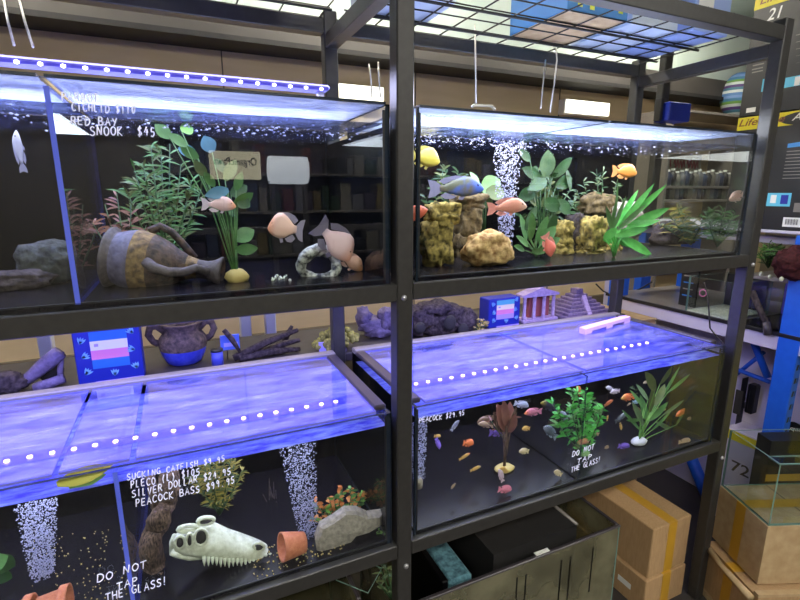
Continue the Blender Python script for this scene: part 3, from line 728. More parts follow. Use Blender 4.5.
# ================================================================== LOWER LEFT TANK
bubbles('column of white bubbles in the left compartment of the lower left aquarium',(43,577),(36,502),.16,20,36,1900,6,(.0008,.002))
bubbles('column of blue-lit bubbles behind the terracotta pot',(310,546),(297,441),.12,16,36,2000,7,(.0008,.002))
o=leafplant('floating_leaf','yellow-green curved leaf floating at the water line of the lower left aquarium',(84,478),.03,[(58,484,112,465,17,'leafbanana',1),(70,488,106,474,10,'leaflime',1)],'leaflime',jit=.002)
LP('green_plant','green broad leaves at the far left of the lower left aquarium',(-8,590),.2,[(-10,560,15,566,22,'leafdark'),(-12,566,8,556,18,'leaflive'),(-10,575,12,578,14,'leafdark')],'leafdark',zf=FL)
for i,(px,w) in enumerate(((-4,36),(34,36))):
    r_=.042; yc=.022+r_; xa_=at(px,596,y=yc).x; Lq=at(px+w-2,596,y=yc).x-xa_
    b=MB().lathe([(0,0),(r_*.76,0),(r_*.86,Lq*.7),(r_,Lq*.72),(r_,Lq),(r_*.9,Lq),(r_*.6,.01),(0,.008)],(xa_,yc,FL+r_+.0005),(1,0,0),28)
    tag(mk('clay_pot',b,M['terra']),('terracotta pot lying at the bottom left corner of the photo','terracotta pot lying second from the bottom left corner')[i],'pot')
# driftwood trunk
t=thing('driftwood','twisted brown driftwood trunk standing right of the divider','driftwood',at(162,606,y=.16))
def trunk(pts,rs,y,n=14,seed=0):
    b=MB(); P=[]
    for i in range(len(pts)-1):
        for j in range(4):
            f=j/4; P.append((pts[i][0]*(1-f)+pts[i+1][0]*f,pts[i][1]*(1-f)+pts[i+1][1]*f,rs[i]*(1-f)+rs[i+1]*f))
    P.append((*pts[-1],rs[-1])); q=[at(a,c,y=y+.01*math.sin(i*.9+seed)) for i,(a,c,_) in enumerate(P)]; k=mpp(*pts[0],y)
    b.tube(q,[r*k*(1+.10*math.sin(i*.8+seed)) for i,(_,_,r) in enumerate(P)],n)
    for i,v in enumerate(b.v): 
        nn=noise.noise(V((v.x*70,v.y*70,v.z*16+seed))); v+=V((nn,-nn*.7,0))*.009
    return b
mk('trunk',trunk([(166,612),(160,585),(154,566),(150,545),(157,525),(163,510),(168,494),(170,470)],[12,11,9,10,10,8,8,7],.16),M['bark'],t)
mk('root',trunk([(158,575),(168,580),(172,595),(170,612)],[5,5,6,6],.14,10,2),M['bark'],t)
mk('branch',trunk([(160,518),(158,508),(155,497),(150,475)],[7,6,5,4],.18,10,3),M['bark'],t)
mk('branch',trunk([(166,512),(173,500),(176,488)],[5,4,3],.15,10,5),M['bark'],t)
bush('yellow_moss','column of yellow-green mossy plant behind the skull',(222,540),.3,FL,(216,446),44,520,.028,.004,['leafyel','leafolive','leafyel'],seed=12,stems=10)
# crocodile skull
yk=.09
t=thing('crocodile_skull','bone-white crocodile skull ornament with a row of teeth','skull ornament',at(222,568,y=yk))
prof=[(174,544,9,6),(182,543,13,10),(192,541,16,13),(204,540,18.5,15),(216,541,19,15),(228,544.5,16.5,14),(240,547,14.2,13),(252,549.5,11.5,12),(261,551,9,11),(268,552.5,6.5,9),(272.5,553,3,5)]
b=MB(); vs=[]; n=16
for px,py,h,wd in prof:
    c=at(px,py,y=yk+.03); k=mpp(px,py,yk)
    for j in range(n):
        w=2*PI*j/n; cz=math.sin(w); cyy=math.cos(w)
        sh=1+.10*noise.noise(V((px*.05,cz*2,cyy*2)))
        vs.append(c+V((0,cyy*wd*k*1.15*sh,(cz if cz>0 else cz*.95)*h*k*sh)))
fs=[(i*n+j,i*n+(j+1)%n,(i+1)*n+(j+1)%n,(i+1)*n+j) for i in range(len(prof)-1) for j in range(n)]+[tuple(range(n)),tuple((len(prof)-1)*n+j for j in range(n))[::-1]]
b.add(vs,fs,0,True); mk('cranium',b,M['bone'],t)
def ring(pts,y,r,mm,name):
    q=[at(a,c,y=y) for a,c in pts]; q.append(q[0]); mk(name,MB().tube(q,r,8,cap=False),mm,t)
def ell(cx,cy,a,b_,rot=0,n=14): return [(cx+a*math.cos(2*PI*i/n)*math.cos(rot)-b_*math.sin(2*PI*i/n)*math.sin(rot),cy+a*math.cos(2*PI*i/n)*math.sin(rot)+b_*math.sin(2*PI*i/n)*math.cos(rot)) for i in range(n)]
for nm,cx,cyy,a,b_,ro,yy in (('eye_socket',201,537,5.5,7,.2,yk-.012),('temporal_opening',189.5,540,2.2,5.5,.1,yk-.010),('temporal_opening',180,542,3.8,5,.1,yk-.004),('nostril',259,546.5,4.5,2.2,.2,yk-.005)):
    c=at(cx,cyy,y=yy+.01); k=mpp(cx,cyy,yy); mk(nm,MB().ball(c,(a*k,.012,b_*k),2),M['socket'],t)  # dark ball instead of a hole, its shade put into the colour
    ring(ell(cx,cyy,a+1.2,b_+1.2,ro),yy+.006,.0035,M['bone'],'socket_rim')
ring(ell(206,520.5,8,3,-.1),yk+.02,.005,M['bone'],'brow_ridge')
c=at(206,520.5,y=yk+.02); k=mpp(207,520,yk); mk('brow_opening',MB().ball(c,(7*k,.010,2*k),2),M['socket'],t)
ring(ell(188,528.5,10,2.8,-.12),yk+.015,.005,M['bone'],'brow_ridge')
mk('jaw_hinge',MB().tube([at(a,c,y=yk+.02) for a,c in ((171,552),(178,554),(190,556),(202,557))],[.007,.009,.010,.006],10),M['bone'],t)
mk('jaw_hinge',MB().tube([at(a,c,y=yk+.03) for a,c in ((175,535),(172,542),(173,551))],[.006,.006,.008],10),M['bone'],t)
for i in range(17):
    f=i/16; px=204+66*f; py=559.5+2.2*math.sin(f*PI*.8)-4.5*f**3; L_=R.uniform(6,9)
    yt_=yk-.014+.016*f; a=at(px,py-3,y=yt_+.004); e=at(px+.4,py+L_*.75,y=yt_-.002); mk('tooth',MB().tube([a,(a+e)/2,e],[.0042,.0036,.0008],7),M['bone'],t)
# terracotta pot on its side
p0,p1=at(281.5,549,y=.064),at(304,543,y=.070); k=mpp(285,548,.07); r0=14*k; p0.z=FL+r0+.0005; p1.z=FL+r0*.74; ax=(p1-p0); Lp=ax.length
t_=MB().lathe([(0,Lp),(r0*.72,Lp),(r0*.8,Lp*.75),(r0*.92,Lp*.3),(r0*1.0,0),(r0*.86,0),(r0*.66,Lp*.9),(0,Lp*.9)],p0,ax,28)
tag(mk('clay_pot',t_,M['terra']),'terracotta flower pot lying on its side right of the skull','pot')
bush('flower_coral_plant','orange flowering plant behind the grey slate shelf',(342,535),.16,None,(341,490),58,420,.020,.0085,['leaflive','flower','flower','leaflime'],seed=14,stems=12)
b=MB()
rr=random.Random(5)
c0=at(342,505,y=.2); k=mpp(342,505,.2)
# slate shelf rock
P=[(315,540),(320,527),(334,519),(345,511),(357,511),(368,516),(382,514),(382,524),(370,531),(356,535),(350,542),(336,548),(322,557),(317,552)]
q=poly3(P,.06); b=MB(); n=len(P); cc=sum((v for v in q),V((0,0,0)))/n
vs=[cc+(v-cc)*.9+V((0,-.008,0)) for v in q]+q+[v+V((.004,.022,.0)) for v in q]+[cc+V((0,-.016,.0))]
fs=[(i,(i+1)%n,3*n) for i in range(n)]+[(n+i,n+(i+1)%n,(i+1)%n,i) for i in range(n)]+[(2*n+i,2*n+(i+1)%n,n+(i+1)%n,n+i) for i in range(n)]+[tuple(range(2*n,3*n))]
b.add(vs,fs,0,False); tag(mk('slate_shelf',b,M['grey']),'pale grey flat slate leaning in front of the orange flowers','rock')
P=[(330,553),(345,547),(356,537),(372,531),(380,533),(372,540),(350,550),(336,556)]
extr('slate_shelf',P,.075,.05,M['rim_dark'],None); tag(bpy.context.scene.collection.objects[-1],'dark purple slate slab under the pale grey one','rock')
bush('lime_sprig','lime green sprig right of the dark slate slab',(374,541),.05,None,(383,530),16,26,.014,.004,['leaflime'],seed=15,stems=4)
bush('orange_sprig','orange sprig at the right end of the lower left aquarium',(390,500),.3,FL,(388,476),20,60,.016,.006,['flower','leafyel'],seed=16,stems=4)
b=MB(); rr=random.Random(21)
for i in range(260):
    a=at(rr.uniform(252,345),rr.uniform(545,590),z=FL)
    if .025<a.y<.2: b.blob(a+V((0,0,.001)),(rr.uniform(.001,.0026),)*3,i,.2,1.5,1)
for i in range(120):
    a=at(rr.uniform(30,130),rr.uniform(530,600),z=FL)
    if .025<a.y<.4: b.blob(a+V((0,0,.001)),(rr.uniform(.0008,.002),)*3,i,.2,1.5,1)
tag(mk('gravel',b,M['sand']),'loose gravel scattered over the base of the lower left aquarium','gravel',None,'stuff')
t=thing('root_plant','dark fan of bare roots behind the crocodile snout','root',at(276,540,y=.34))
b=MB(); rr=random.Random(8)
for i in range(22):
    w=rr.uniform(-1.3,1.3); a=at(276+rr.uniform(-8,8),540,y=.34); e=at(276+math.sin(w)*rr.uniform(18,34),520-math.cos(w)*rr.uniform(10,44),y=.34+rr.uniform(-.05,.05)); b.tube([a,(a+e)/2+V((0,0,.01)),e],[.003,.002,.001],5)
mk('roots',b,M['driftdark'],t)

# ================================================================== LOWER RIGHT TANK
def fy(px,py,f=.55):
    z=at(px,py,z=FL+.005); return max(.04,min(.42,.03+(z.y-.03)*f)) if z.y>0 else .3
SIL,TAN,ORG,YEL,VIO,PNK,CRM,BRN=((176,180,200),(176,150,120),(226,124,76),(214,172,92),(132,104,214),(228,136,160),(220,200,160),(124,98,80))
def lf(label,nose,tail,c,H=.36,f=.55,c2=None,spot=None): fish(label,nose,tail,fy((nose[0]+tail[0])/2,(nose[1]+tail[1])/2,f),H*.84,c2 or c,c,c,spot=spot,group='small cichlids in the lower right aquarium')
DK=(50,52,66)
lf('silver barred cichlid just under the end of the peacock price',(459,420),(451,431),SIL,.42,spot=(DK,'bars',6))
lf('tiny yellow fish above a vertical violet one',(441,436),(434,436),YEL,.5)
lf('violet fish swimming head down left of the orange-red one',(440,449),(436,438),VIO,.4)
lf('orange-red deep-bodied fish with a pointed snout',(474,443),(463,443),ORG,.7)
lf('golden fish below the orange-red one',(470,453),(459,460),YEL,.32,c2=ORG)
lf('golden brown fish low in the tank, left of the sandy plant base',(481,466),(470,471),YEL,.34,c2=TAN)
lf('brown fish hovering upper left of the violet fish',(477,422),(495,417),BRN,.42)
lf('tan fish just below the brown one',(478,423.5),(494,426),TAN,.34)
lf('large violet fish in front of the reddish plant',(507,431),(489,433),VIO,.5,c2=(150,130,220))
lf('pink fish swimming left at the upper middle of the lower right tank',(524.5,413),(542,411),PNK,.42,c2=ORG)
lf('silver-faced fish beside the top of the reddish plant',(529,406),(514,403),SIL,.42)
lf('small yellow fish under the pink one',(522,428.5),(530,428.5),YEL,.6)
lf('cream fish right of the sandy plant base',(519,451),(529,451.5),CRM,.55)
lf('striped silver fish swimming up toward the left',(544,426),(557,438),SIL,.42,spot=(DK,'bars',5))
lf('dark fish with yellow nose left of the bright green plant',(541,402),(558,410),(64,60,72),.4,c2=(150,130,50))
lf('silver fish touching the left leaves of the bright green plant',(561,411),(568,424),SIL,.4)
lf('cream fish low in front of the divider',(554,471),(562,475),CRM,.5)
lf('small tan fish pointing down, nearest the centre post',(451,489),(455.5,483),TAN,.5)
lf('small yellow fish above the pink-white vertical one',(500,467.5),(508,472),YEL,.4)
lf('pink-white fish swimming upward above the bright pink one',(499,469),(503,482),(218,196,210),.4)
lf('bright pink fish nearest the tank base',(512,489),(498,489.5),PNK,.55)
lf('orange fish upper right of the bright green plant',(621,398),(635,396.5),ORG,.44,c2=YEL)
lf('orange-brown fish at the right edge of the bright green plant',(613,400),(604,406),(200,112,70),.4)
lf('dark silver fish in the gap between the two green plants',(627,413),(615,422),(92,94,104),.42,spot=(SIL,'bars',5))
lf('tiny yellow fish pointing up between the two green plants',(608,415),(607,421),YEL,.4)
lf('tiny yellow fish pointing down between the two green plants',(621.5,430),(620,422.5),YEL,.4)
lf('pale blue fish at the left leaves of the tall plant',(641,401.5),(632,402),(160,190,210),.36)
lf('tan fish just left of the pale blue one',(631,403),(627,405.5),TAN,.5)
lf('orange-red fish among the right leaves of the tall plant',(675.5,416),(688,409),ORG,.42)
lf('tan fish crossing the stems of the tall plant',(666,409),(657,409.5),TAN,.42)
lf('small silver fish at the right end near the top',(684,400),(691,401.5),SIL,.4)
lf('tan fish low near the right end of the tank',(691,441),(678,443),TAN,.46,c2=YEL)
lf('cream fish lying low in front of the white stone base',(619,466.5),(627.5,466),CRM,.5)
lf('brownish fish low left of the white stone base',(609,447),(604.5,447.5),TAN,.7)
lf('violet-blue fish beside the white stone base',(630,446),(618,446),VIO,.4,c2=(90,80,220))
lf('orange fish in front of the top of the bright green plant',(577,386),(581,395),ORG,.5)
lf('pinkish orange fish at the bottom of the bright green plant',(577,442),(591,442),(210,140,110),.42)
lf('tan fish at the lower right leaves of the bright green plant',(591,431),(599,434.5),TAN,.42)
lf('silver fish in the middle of the bright green plant',(586,417),(591,423),SIL,.4)
lf('pale fish below the water line right of the green plant',(606,387),(613,389.5),(200,196,210),.45)
lf('pale fish just below another near the water line',(610,392.5),(620,390.5),(200,190,200),.45)
lf('pale tan fish near the top of the tall plant',(643,383),(649,381.5),CRM,.4)
lf('brown fish beside the stems of the tall plant',(633,408),(641,411.5),BRN,.42)
lf('tiny cream fish pointing down near the right end',(684,390),(686,384.5),CRM,.4)
lf('tiny tan fish under the orange-red one at the right',(687,419),(693,418.5),TAN,.45)
lf('white fish pointing down just right of the glass warning',(584,482),(583,475),CRM,.4)
t=bush('green_bush','bright green leafy plant under the divider in the lower right aquarium',(583,461),.12,FL,(580,388),62,330,.034,.010,['leafbright','leafbright','leaflive'],seed=51,stems=9)
c=at(583,459,y=.12); c.z=FL+.010; mk('base_stone',MB().blob(c,(.022,.018,.011),3,.15,1.2,2),M['leafpale'],t)
LP('tall_stem_plant','tall green stem plant on a white stone at the right of the lower right aquarium',(638,449),.1,[
 (640,430,622,410,4,'leaflive'),(643,425,632,402,7,'leafgrey'),(646,420,640,395,8,'leaflive'),(650,412,652,388,8,'leafolive'),(655,405,665,384,8,'leafolive'),(650,420,668,402,7,'leaflive'),(640,420,626,420,4,'leaflive'),
 (660,400,680,366,4,'leaflive'),(668,392,690,374,4,'leaflive'),(656,422,676,432,5,'leafgrey'),(652,430,672,410,4,'leaflive'),(644,408,630,390,5,'leaflive'),(655,390,645,372,10,'leafolive'),(660,384,672,366,8,'leafolive'),(648,400,636,384,6,'leafgrey'),(676,425,690,400,4,'leafolive'),(664,414,684,400,4,'leafgrey')],
 'leaflime','wbase',(.034,.02,.014),FL,jit=.035,stemr=.0013)
bush('fine_plant','fine-leaved olive plant behind the tall stem plant',(652,440),.3,FL,(664,372),60,150,.03,.007,['leafolive','leafgrey'],seed=52,stems=7)
bush('dark_weed','dark reddish weed behind the sandy plant base',(505,440),.2,None,(504,406),30,60,.03,.006,['leafred','bark'],seed=53,stems=4)
LP('reddish_plant','reddish brown leafy plant on a sandy base in the lower right aquarium',(505,453),.16,[
 (505,430,497,404,13,'leafred'),(507,428,510,402,12,'leafred'),(503,432,494,412,10,'bark'),(508,430,516,406,11,'bark'),(506,425,503,400,10,'leafred'),(510,432,515,414,9,'leafred')],'bark','sand',(.036,.024,.01),FL,stemr=.0024)
bubbles('pale bubble column beside the centre post in the lower right aquarium',(419,478),(418,421),.06,13,20,1100,9,(.0007,.0018))
p=at(418,483,y=.06); tag(mk('airstone',MB().lathe([(0,-.012),(.012,-.012),(.013,.008),(.009,.014),(0,.014)],p,(0,0,1),18),M['grey']),'grey round airstone under the pale bubble column','airstone')
# ================================================================== lettering helper
def letter(body,o,ex,ey,w,h,mm,parent,name='lettering',shear=0,out=.0008):
    """printed words fitted into a w x h rectangle whose lower left corner is o"""
    cu=bpy.data.curves.new('lettering_curve','FONT'); cu.body=body; cu.shear=shear; cu.offset=.012
    ob=bpy.data.objects.new('lettering_curve',cu); me=bpy.data.meshes.new_from_object(ob)
    xs=[v.co.x for v in me.vertices]; ys=[v.co.y for v in me.vertices]
    x0,x1,y0,y1=min(xs),max(xs),min(ys),max(ys); ex,ey=V(ex),V(ey); nz=ex.cross(ey)*out
    b=MB().add([V(o)+nz+ex*((v.co.x-x0)/(x1-x0)*w)+ey*((v.co.y-y0)/(y1-y0)*h) for v in me.vertices],[tuple(p.vertices) for p in me.polygons])
    bpy.data.objects.remove(ob); bpy.data.meshes.remove(me); bpy.data.curves.remove(cu)
    return mk(name,b,mm,parent)
def patch(o,ex,ey,x0,x1,y0,y1,mm,parent,name,out=.0005):
    o,ex,ey=V(o),V(ex),V(ey); nz=ex.cross(ey)*out
    return mk(name,MB().quad(o+ex*x0+ey*y0+nz,o+ex*x1+ey*y0+nz,o+ex*x1+ey*y1+nz,o+ex*x0+ey*y1+nz),mm,parent)
def rrect(x0,x1,y0,y1,r,n=4):
    q=[]
    for cx,cy,a0 in ((x1-r,y1-r,0),(x0+r,y1-r,90),(x0+r,y0+r,180),(x1-r,y0+r,270)):
        for i in range(n+1):
            a=math.radians(a0+90*i/n); q.append((cx+r*math.cos(a),cy+r*math.sin(a)))
    return q
EX,EZ=V((1,0,0)),V((0,0,1)); MY=V((0,-1,0))
def pl(name,c,rough=.5): 
    if name not in M: M[name]=mat(name,c,rough)
    return M[name]
for n,c in (('ink_white',(232,232,228)),('ink_black',(20,20,20)),('print_blue',(40,110,190)),('print_sky',(120,180,230)),('print_deep',(26,40,150)),('print_pink',(222,130,180)),('print_cream',(240,226,190)),('print_teal',(90,180,190)),('print_lilac',(170,150,225)),('carton_black',(20,20,24)),
            ('carton_blue',(58,136,206)),('carton_sky',(96,190,220)),('carton_pale',(196,210,226)),('carton_lav',(150,172,222)),('lime',(206,220,70)),('brownprint',(132,80,40))): pl(n,c,.45)

# ================================================================== TOP DECK
ZT=Z3+BH+.0085
def carton(name,label,x0,x1,y0,y1,z0,z1,mm,group=None):
    t=thing(name,label,'box',((x0+x1)/2,(y0+y1)/2,z0),group)
    mk('carton',MB().bbox((x0,y0,z0),(x1,y1,z1),.002),mm,t); return t
t=carton('product_box','blue aquarium box with lime splashes on the wire deck, first from the left',.60,.83,.19,.45,ZT,ZT+.17,M['carton_blue'])
mk('box_underside',MB().box((.602,.192,ZT-.0004),(.828,.448,ZT+.001)),M['card2'],t)
for x,z,w,h,mm in ((.60,.02,.10,.13,'carton_sky'),(.71,.05,.11,.1,'carton_sky')): patch((0,.19,ZT),EX,EZ,x+.004,x+w,z,z+h,M[mm],t,'printed_panel')
for x,z in ((.635,.012),(.66,.02),(.79,.015),(.68,.01)): patch((0,.19,ZT),EX,EZ,x,x+.018,z,z+.022,M['lime'],t,'printed_splash',.001)
t=carton('product_box','pale grey-blue aquarium box on the wire deck, second from the left',.86,1.06,.20,.46,ZT,ZT+.15,M['carton_pale'])
for x,z in ((.875,.03),(.93,.05),(.99,.03),(1.02,.06)): patch((0,.20,ZT),EX,EZ,x,x+.03,z,z+.04,M['carton_lav'],t,'printed_panel')
t=carton('product_box','blue and white box at the right end of the wire deck',1.08,1.245,.16,.46,ZT,ZT+.14,M['carton_lav'])
patch((0,.16,ZT),EX,EZ,1.09,1.16,.02,.11,M['ink_white'],t,'printed_panel')
t=carton('product_box','thin dark brown carton lying on the wire deck beside the centre post',.07,.30,.28,.48,ZT,ZT+.05,M['carton_pale'])
t=carton('product_box','dark storage carton on the wire deck of the left bay',-.36,-.08,.10,.34,ZT,ZT+.2,M['carton_black'])
t=carton('product_box','dark storage carton at the far left of the wire deck',-.86,-.5,.12,.4,ZT,ZT+.2,M['carton_black'])
# airline tubes hanging to the tanks
def air(label,pts,y0,y1):
    n=len(pts); q=[at(a,b,y=y0+(y1-y0)*i/(n-1)) for i,(a,b) in enumerate(pts)]
    tag(mk('airline_tube',MB().tube(q,.0024,6),M['tubing']),label,'tube')
air('white airline tube hanging to the lid in the middle of the photo',[(475,25),(475.5,60),(476,103)],.46,.38)
air('left one of two close airline tubes over the right tank',[(545.5,60),(543,85),(541,108)],.5,.40)
air('right one of two close airline tubes over the right tank, bent at its top',[(548,44),(556,48),(557,60),(554,85),(550,112)],.46,.38)
air('leftmost airline tube at the upper left corner',[(3,-5),(8,22),(14,45)],.45,.3)
air('second airline tube from the upper left corner',[(18,-5),(25,22),(33,47)],.45,.3)
air('airline tube dropping just left of the centre post, left of a pair',[(369,64),(371,80),(372,97)],.55,.5)
air('airline tube dropping just left of the centre post, right of a pair',[(378,62),(379,80),(380.5,97)],.55,.5)
t=thing('lid_clip','clear plastic handle on the lid under the middle airline tube','handle',at(484,106,y=.02))
q=[at(a,b,y=.03) for a,b in ((472,107),(474,105),(492,106),(495,110))]; mk('bar',MB().tube(q,.003,6),M['tubing'],t)

# ================================================================== REAR BENCH WITH DECOR IN THE GAP
BZ=1.0; BY0,BY1=.565,.92
M['bench']=mat('bench_dark',(46,42,44),.6,(60,55,56),20)
t=thing('display_bench','narrow dark bench behind the rack holding aquarium ornaments','bench',(0,.74,0))
mk('bench_top',MB().bbox((-1.6,BY0,BZ-.03),(1.40,BY1,BZ),.003),M['bench'],t)
for x in (-1.5,.02,1.33):
    for y in (BY0+.06,BY1-.06): mk('leg',MB().bbox((x,y-.02,0),(x+.04,y+.02,BZ-.03),.003),M['rack'],t)
YG=.62
def gap(px,py,y=YG): return at(px,py,y=y)
def poster(label,L,Rr,top,cols,y,deep):
    p0=gap(L[0],L[1],y); p1=gap(Rr[0],Rr[1],y); x0,x1=p0.x,p1.x; z1=max(gap(L[0],top,y).z,BZ+.1)
    t=thing('gift_box',label,'box',((x0+x1)/2,y+.03,BZ))
    mk('carton',MB().bbox((x0,y,BZ),(x1,y+.07,z1),.003),M['print_deep'],t)
    w=x1-x0; h=z1-BZ; o=(x0,y,BZ)
    a,b_,c,d=.24,.80,.28,.94
    n=len(cols)
    for i,cn in enumerate(cols): patch(o,EX,EZ,w*a,w*b_,h*(d-(d-c)*(i+1)/n),h*(d-(d-c)*i/n),M[cn],t,'printed_stripe')
    patch(o,EX,EZ,w*.3,w*.36,h*(d-(d-c)*1.6/n),h*(d-(d-c)*1.3/n),M['print_lilac'],t,'printed_emblem',.001)
    b=MB(); rr=random.Random(label)
    for cx,cz,ang in ((.1,.75,1.2),(.1,.5,.5),(.12,.2,.9),(.9,.85,2.2),(.9,.55,2.8),(.9,.2,1.9),(.55,.12,1.5)):
        for k in range(4):
            w_=ang+(k-1.5)*.35; b.leaf(V(o)+V((w*cx,-.002,h*cz)),(math.cos(w_),0,math.sin(w_)),(0,-1,0),w*.13,w*.035,0,3,0,0)
    mk('printed_leaves',b,M['print_sky'],t)
    patch(o,EX,EZ,w*.25,w*.99,h*.005,h*.05,M['print_lilac'],t,'price_strip')
    return t
poster('deep blue gift box with four printed stripes, standing behind the lower left tank',(79,386),(145,378),330,['print_blue','ink_white','print_pink','print_blue'],.60,.08)
poster('small blue gift box with teal, cream and pink stripes behind the lower right tank',(488,332),(519,329),300,['print_teal','print_cream','print_pink','print_lilac'],.62,.08)
# two-handled vase
p=gap(186,375,.62); rv=(gap(219,350,.62).x-gap(153,350,.62).x)/2*.82
M['vase_blue']=mat('vase_blue_paint',(40,52,180),.5,(74,84,200),60,.6); M['vase_brown']=mat('vase_brown',(52,44,44),.9,(116,98,86),80,1)
t=thing('vase','two-handled vase with brown shoulders and blue painted body, behind the lower left tank','vase',(p.x,.70,BZ))
HV=gap(186,319,.70).z-BZ; rv=rv*1.1
pv=[(r*rv,h*HV) for r,h in ((0,0),(.5,0),(.62,.04),(.76,.2),(.84,.36),(.88,.48),(.86,.58),(.74,.68),(.62,.74),(.60,.80),(.70,.90),(.74,.94),(.6,.95),(.5,.8))]
mk('body',MB().lathe(pv,(p.x,.70,BZ),(0,0,1),28,ms=[0]*4+[1]*9,jit=.02),[M['vase_blue'],M['vase_brown']],t)
for s in (-1,1):
    q=[V((p.x+s*rv*a,.70,BZ+z*HV)) for a,z in ((.62,.76),(.85,.90),(1.08,.88),(1.16,.72),(1.02,.56),(.84,.5))]; mk('handle',MB().tube(q,[.010,.011,.012,.011,.010,.012],9),M['vase_brown'],t)
def slab_card(name,label,px0,px1,py0,py1,y,mm,cat,dep=.01):
    a=gap(px0,py1,y); b_=gap(px1,py0,y)
    return tag(mk(name,MB().bbox((a.x,y,a.z),(b_.x,y+dep,b_.z),.002),mm),label,cat)
pl('card_blue',(90,120,220)); pl('card_lilac',(176,170,236)); pl('can_blue',(60,70,170))
t=thing('price_card','sky blue price card clipped beside the two-handled vase','card',(gap(230,352,.66).x,.66,gap(230,352,.66).z)); a=gap(221,351,.66); b_=gap(239,334,.66)
mk('card',MB().bbox((a.x,.66,a.z),(b_.x,.668,b_.z),.001),M['card_blue'],t); mk('white_strip',MB().box((a.x+.01,.6585,a.z+.012),(b_.x-.006,.66,a.z+.025)),M['card_lilac'],t)
mk('support_wire',MB().tube([(a.x+.02,.67,BZ),(a.x+.02,.67,a.z+.01)],.002,6),M['wire'],t)
a=gap(213,367,.6); t=thing('tin','small dark blue tin between the vase and the driftwood bundle','tin',(a.x+.012,.6,BZ))
mk('can',MB().lathe([(0,0),(.018,0),(.018,.055),(0,.055)],(a.x+.015,.6,BZ),(0,0,1),16),M['can_blue'],t); mk('lid',MB().lathe([(0,.055),(.019,.055),(.019,.062),(0,.062)],(a.x+.015,.6,BZ),(0,0,1),16),M['carton_black'],t)
# driftwood bundle
t=thing('driftwood_bundle','bundle of dark driftwood sticks behind the lower left tank','driftwood',(gap(270,360).x,YG,BZ)); rr=random.Random(4)
for (x0,y0,x1,y1,r) in ((234,362,298,330,.012),(236,356,282,352,.011),(240,364,300,352,.012),(282,360,292,326,.010),(262,362,300,340,.011),(270,366,298,358,.010),(224,330,240,352,.008)):
    a=gap(x0,y0,YG+rr.uniform(0,.06)); e=gap(x1,y1,YG+rr.uniform(0,.06)); 
    for v in (a,e): v.z=max(v.z,BZ+r)
    m=(a+e)/2+V((0,0,.006)); mk('stick',MB().tube([a,m,e],[r,r*1.1,r*.6],8),M['driftdark'],t)
# cave log, dark rock
t=thing('cave_ornament','grey-violet log cave ornament left of the deep blue gift box','ornament',(gap(40,388).x,YG,BZ))
M['cave']=mat('cave_resin',(84,76,104),.8,(124,112,146),80,1)
def trk(pts,r,y,mm,name,par,n=9):
    q=[gap(a,b,y) for a,b in pts]; 
    for v,rr_ in zip(q,r): v.z=max(v.z,BZ+rr_*.8)
    mk(name,MB().tube(q,r,n),mm,par)
trk([(16,390),(34,374),(48,362),(60,352)],[.012,.018,.022,.02],.63,M['cave'],'log',t)
trk([(34,388),(48,384),(64,378)],[.013,.015,.013],.60,M['cave'],'log',t)
trk([(62,388),(60,370),(62,352)],[.008,.008,.006],.64,M['cave'],'post',t)
trk([(44,378),(58,366)],[.022,.022],.67,M['socket'],'hollow',t)  # solid dark tube, shade of the hollow put into its colour
def onbench(name,label,px,w,h,y,dep,mm,seed,**k):
    c=gap(px,360,y); kk=mpp(px,350,y); c=V((c.x,y,BZ+h*kk/2)); b=MB().blob(c,(w*kk/2,dep/2,h*kk/2),seed,k.get('amp',.25),1.5,4,k.get('box',.2))
    for v in b.v: v.z=max(v.z,BZ)
    return tag(mk(name,b,M[mm] if isinstance(mm,str) else mm),label,k.get('cat','rock'))
onbench('dark_lump','dark mossy rock at the far left edge behind the lower left tank',2,36,24,.62,.08,'driftdark',31)
# moss coral
t=thing('moss_coral','olive moss coral ball standing at the right rear corner of the lower left tank','coral',(gap(338,352,.6).x,.6,BZ))
c=gap(338,350,.6); kk=mpp(338,350,.6); b=MB(); rr=random.Random(6)
for i in range(70):
    w=rr.uniform(0,2*PI); e=rr.uniform(0,1); q=V((c.x+math.cos(w)*23*kk*e**.5,.61+math.sin(w)*.05*e**.5,BZ+.018+ (1-e)*.05+rr.uniform(0,.015))); b.blob(q,rr.uniform(.009,.014),i,.3,2,2)
mk('tufts',b,M['moss'],t); mk('stalk',MB().lathe([(0,0),(.035,0),(.028,.02),(0,.03)],(c.x,.61,BZ),(0,0,1),14),M['cave'],t)
a=gap(321,354,.56); tag(mk('price_card',MB().par((a.x,.58,BZ+.0005),(.052,-.01,0),(0,.004,.045),(.0,.004,.0)),M['card_lilac']),'small lilac card leaning against the moss coral','card')
# driftwood either side of centre post
def chunk(label,pts,y,dep,mm,seed,holes=(),cat='driftwood'):
    """irregular driftwood mass: cut-out with rounded lumps, holes as dark balls with the shade in their colour"""
    t=thing('driftwood',label,cat,(gap(pts[0][0],pts[0][1],y).x,y,BZ)); b=MB(); rr=random.Random(seed)
    for (px,py,w,h) in pts:
        c=gap(px,py,y); kk=mpp(px,py,y); c.z=max(c.z,BZ+h*kk*.45); b.blob(c+V((0,rr.uniform(0,.03),0)),(w*kk/2,dep/2,h*kk/2),seed+px,.4,1.8,3,.1)
    for v in b.v: v.z=max(v.z,BZ)
    mk('wood',b,mm,t)
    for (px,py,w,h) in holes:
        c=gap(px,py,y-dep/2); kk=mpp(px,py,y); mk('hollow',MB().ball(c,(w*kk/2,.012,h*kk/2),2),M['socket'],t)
    return t
chunk('grey driftwood rising just left of the centre post',[(374,326,28,18),(366,318,14,22),(386,320,16,26),(380,334,30,14)],.7,.09,M['cave'],40)
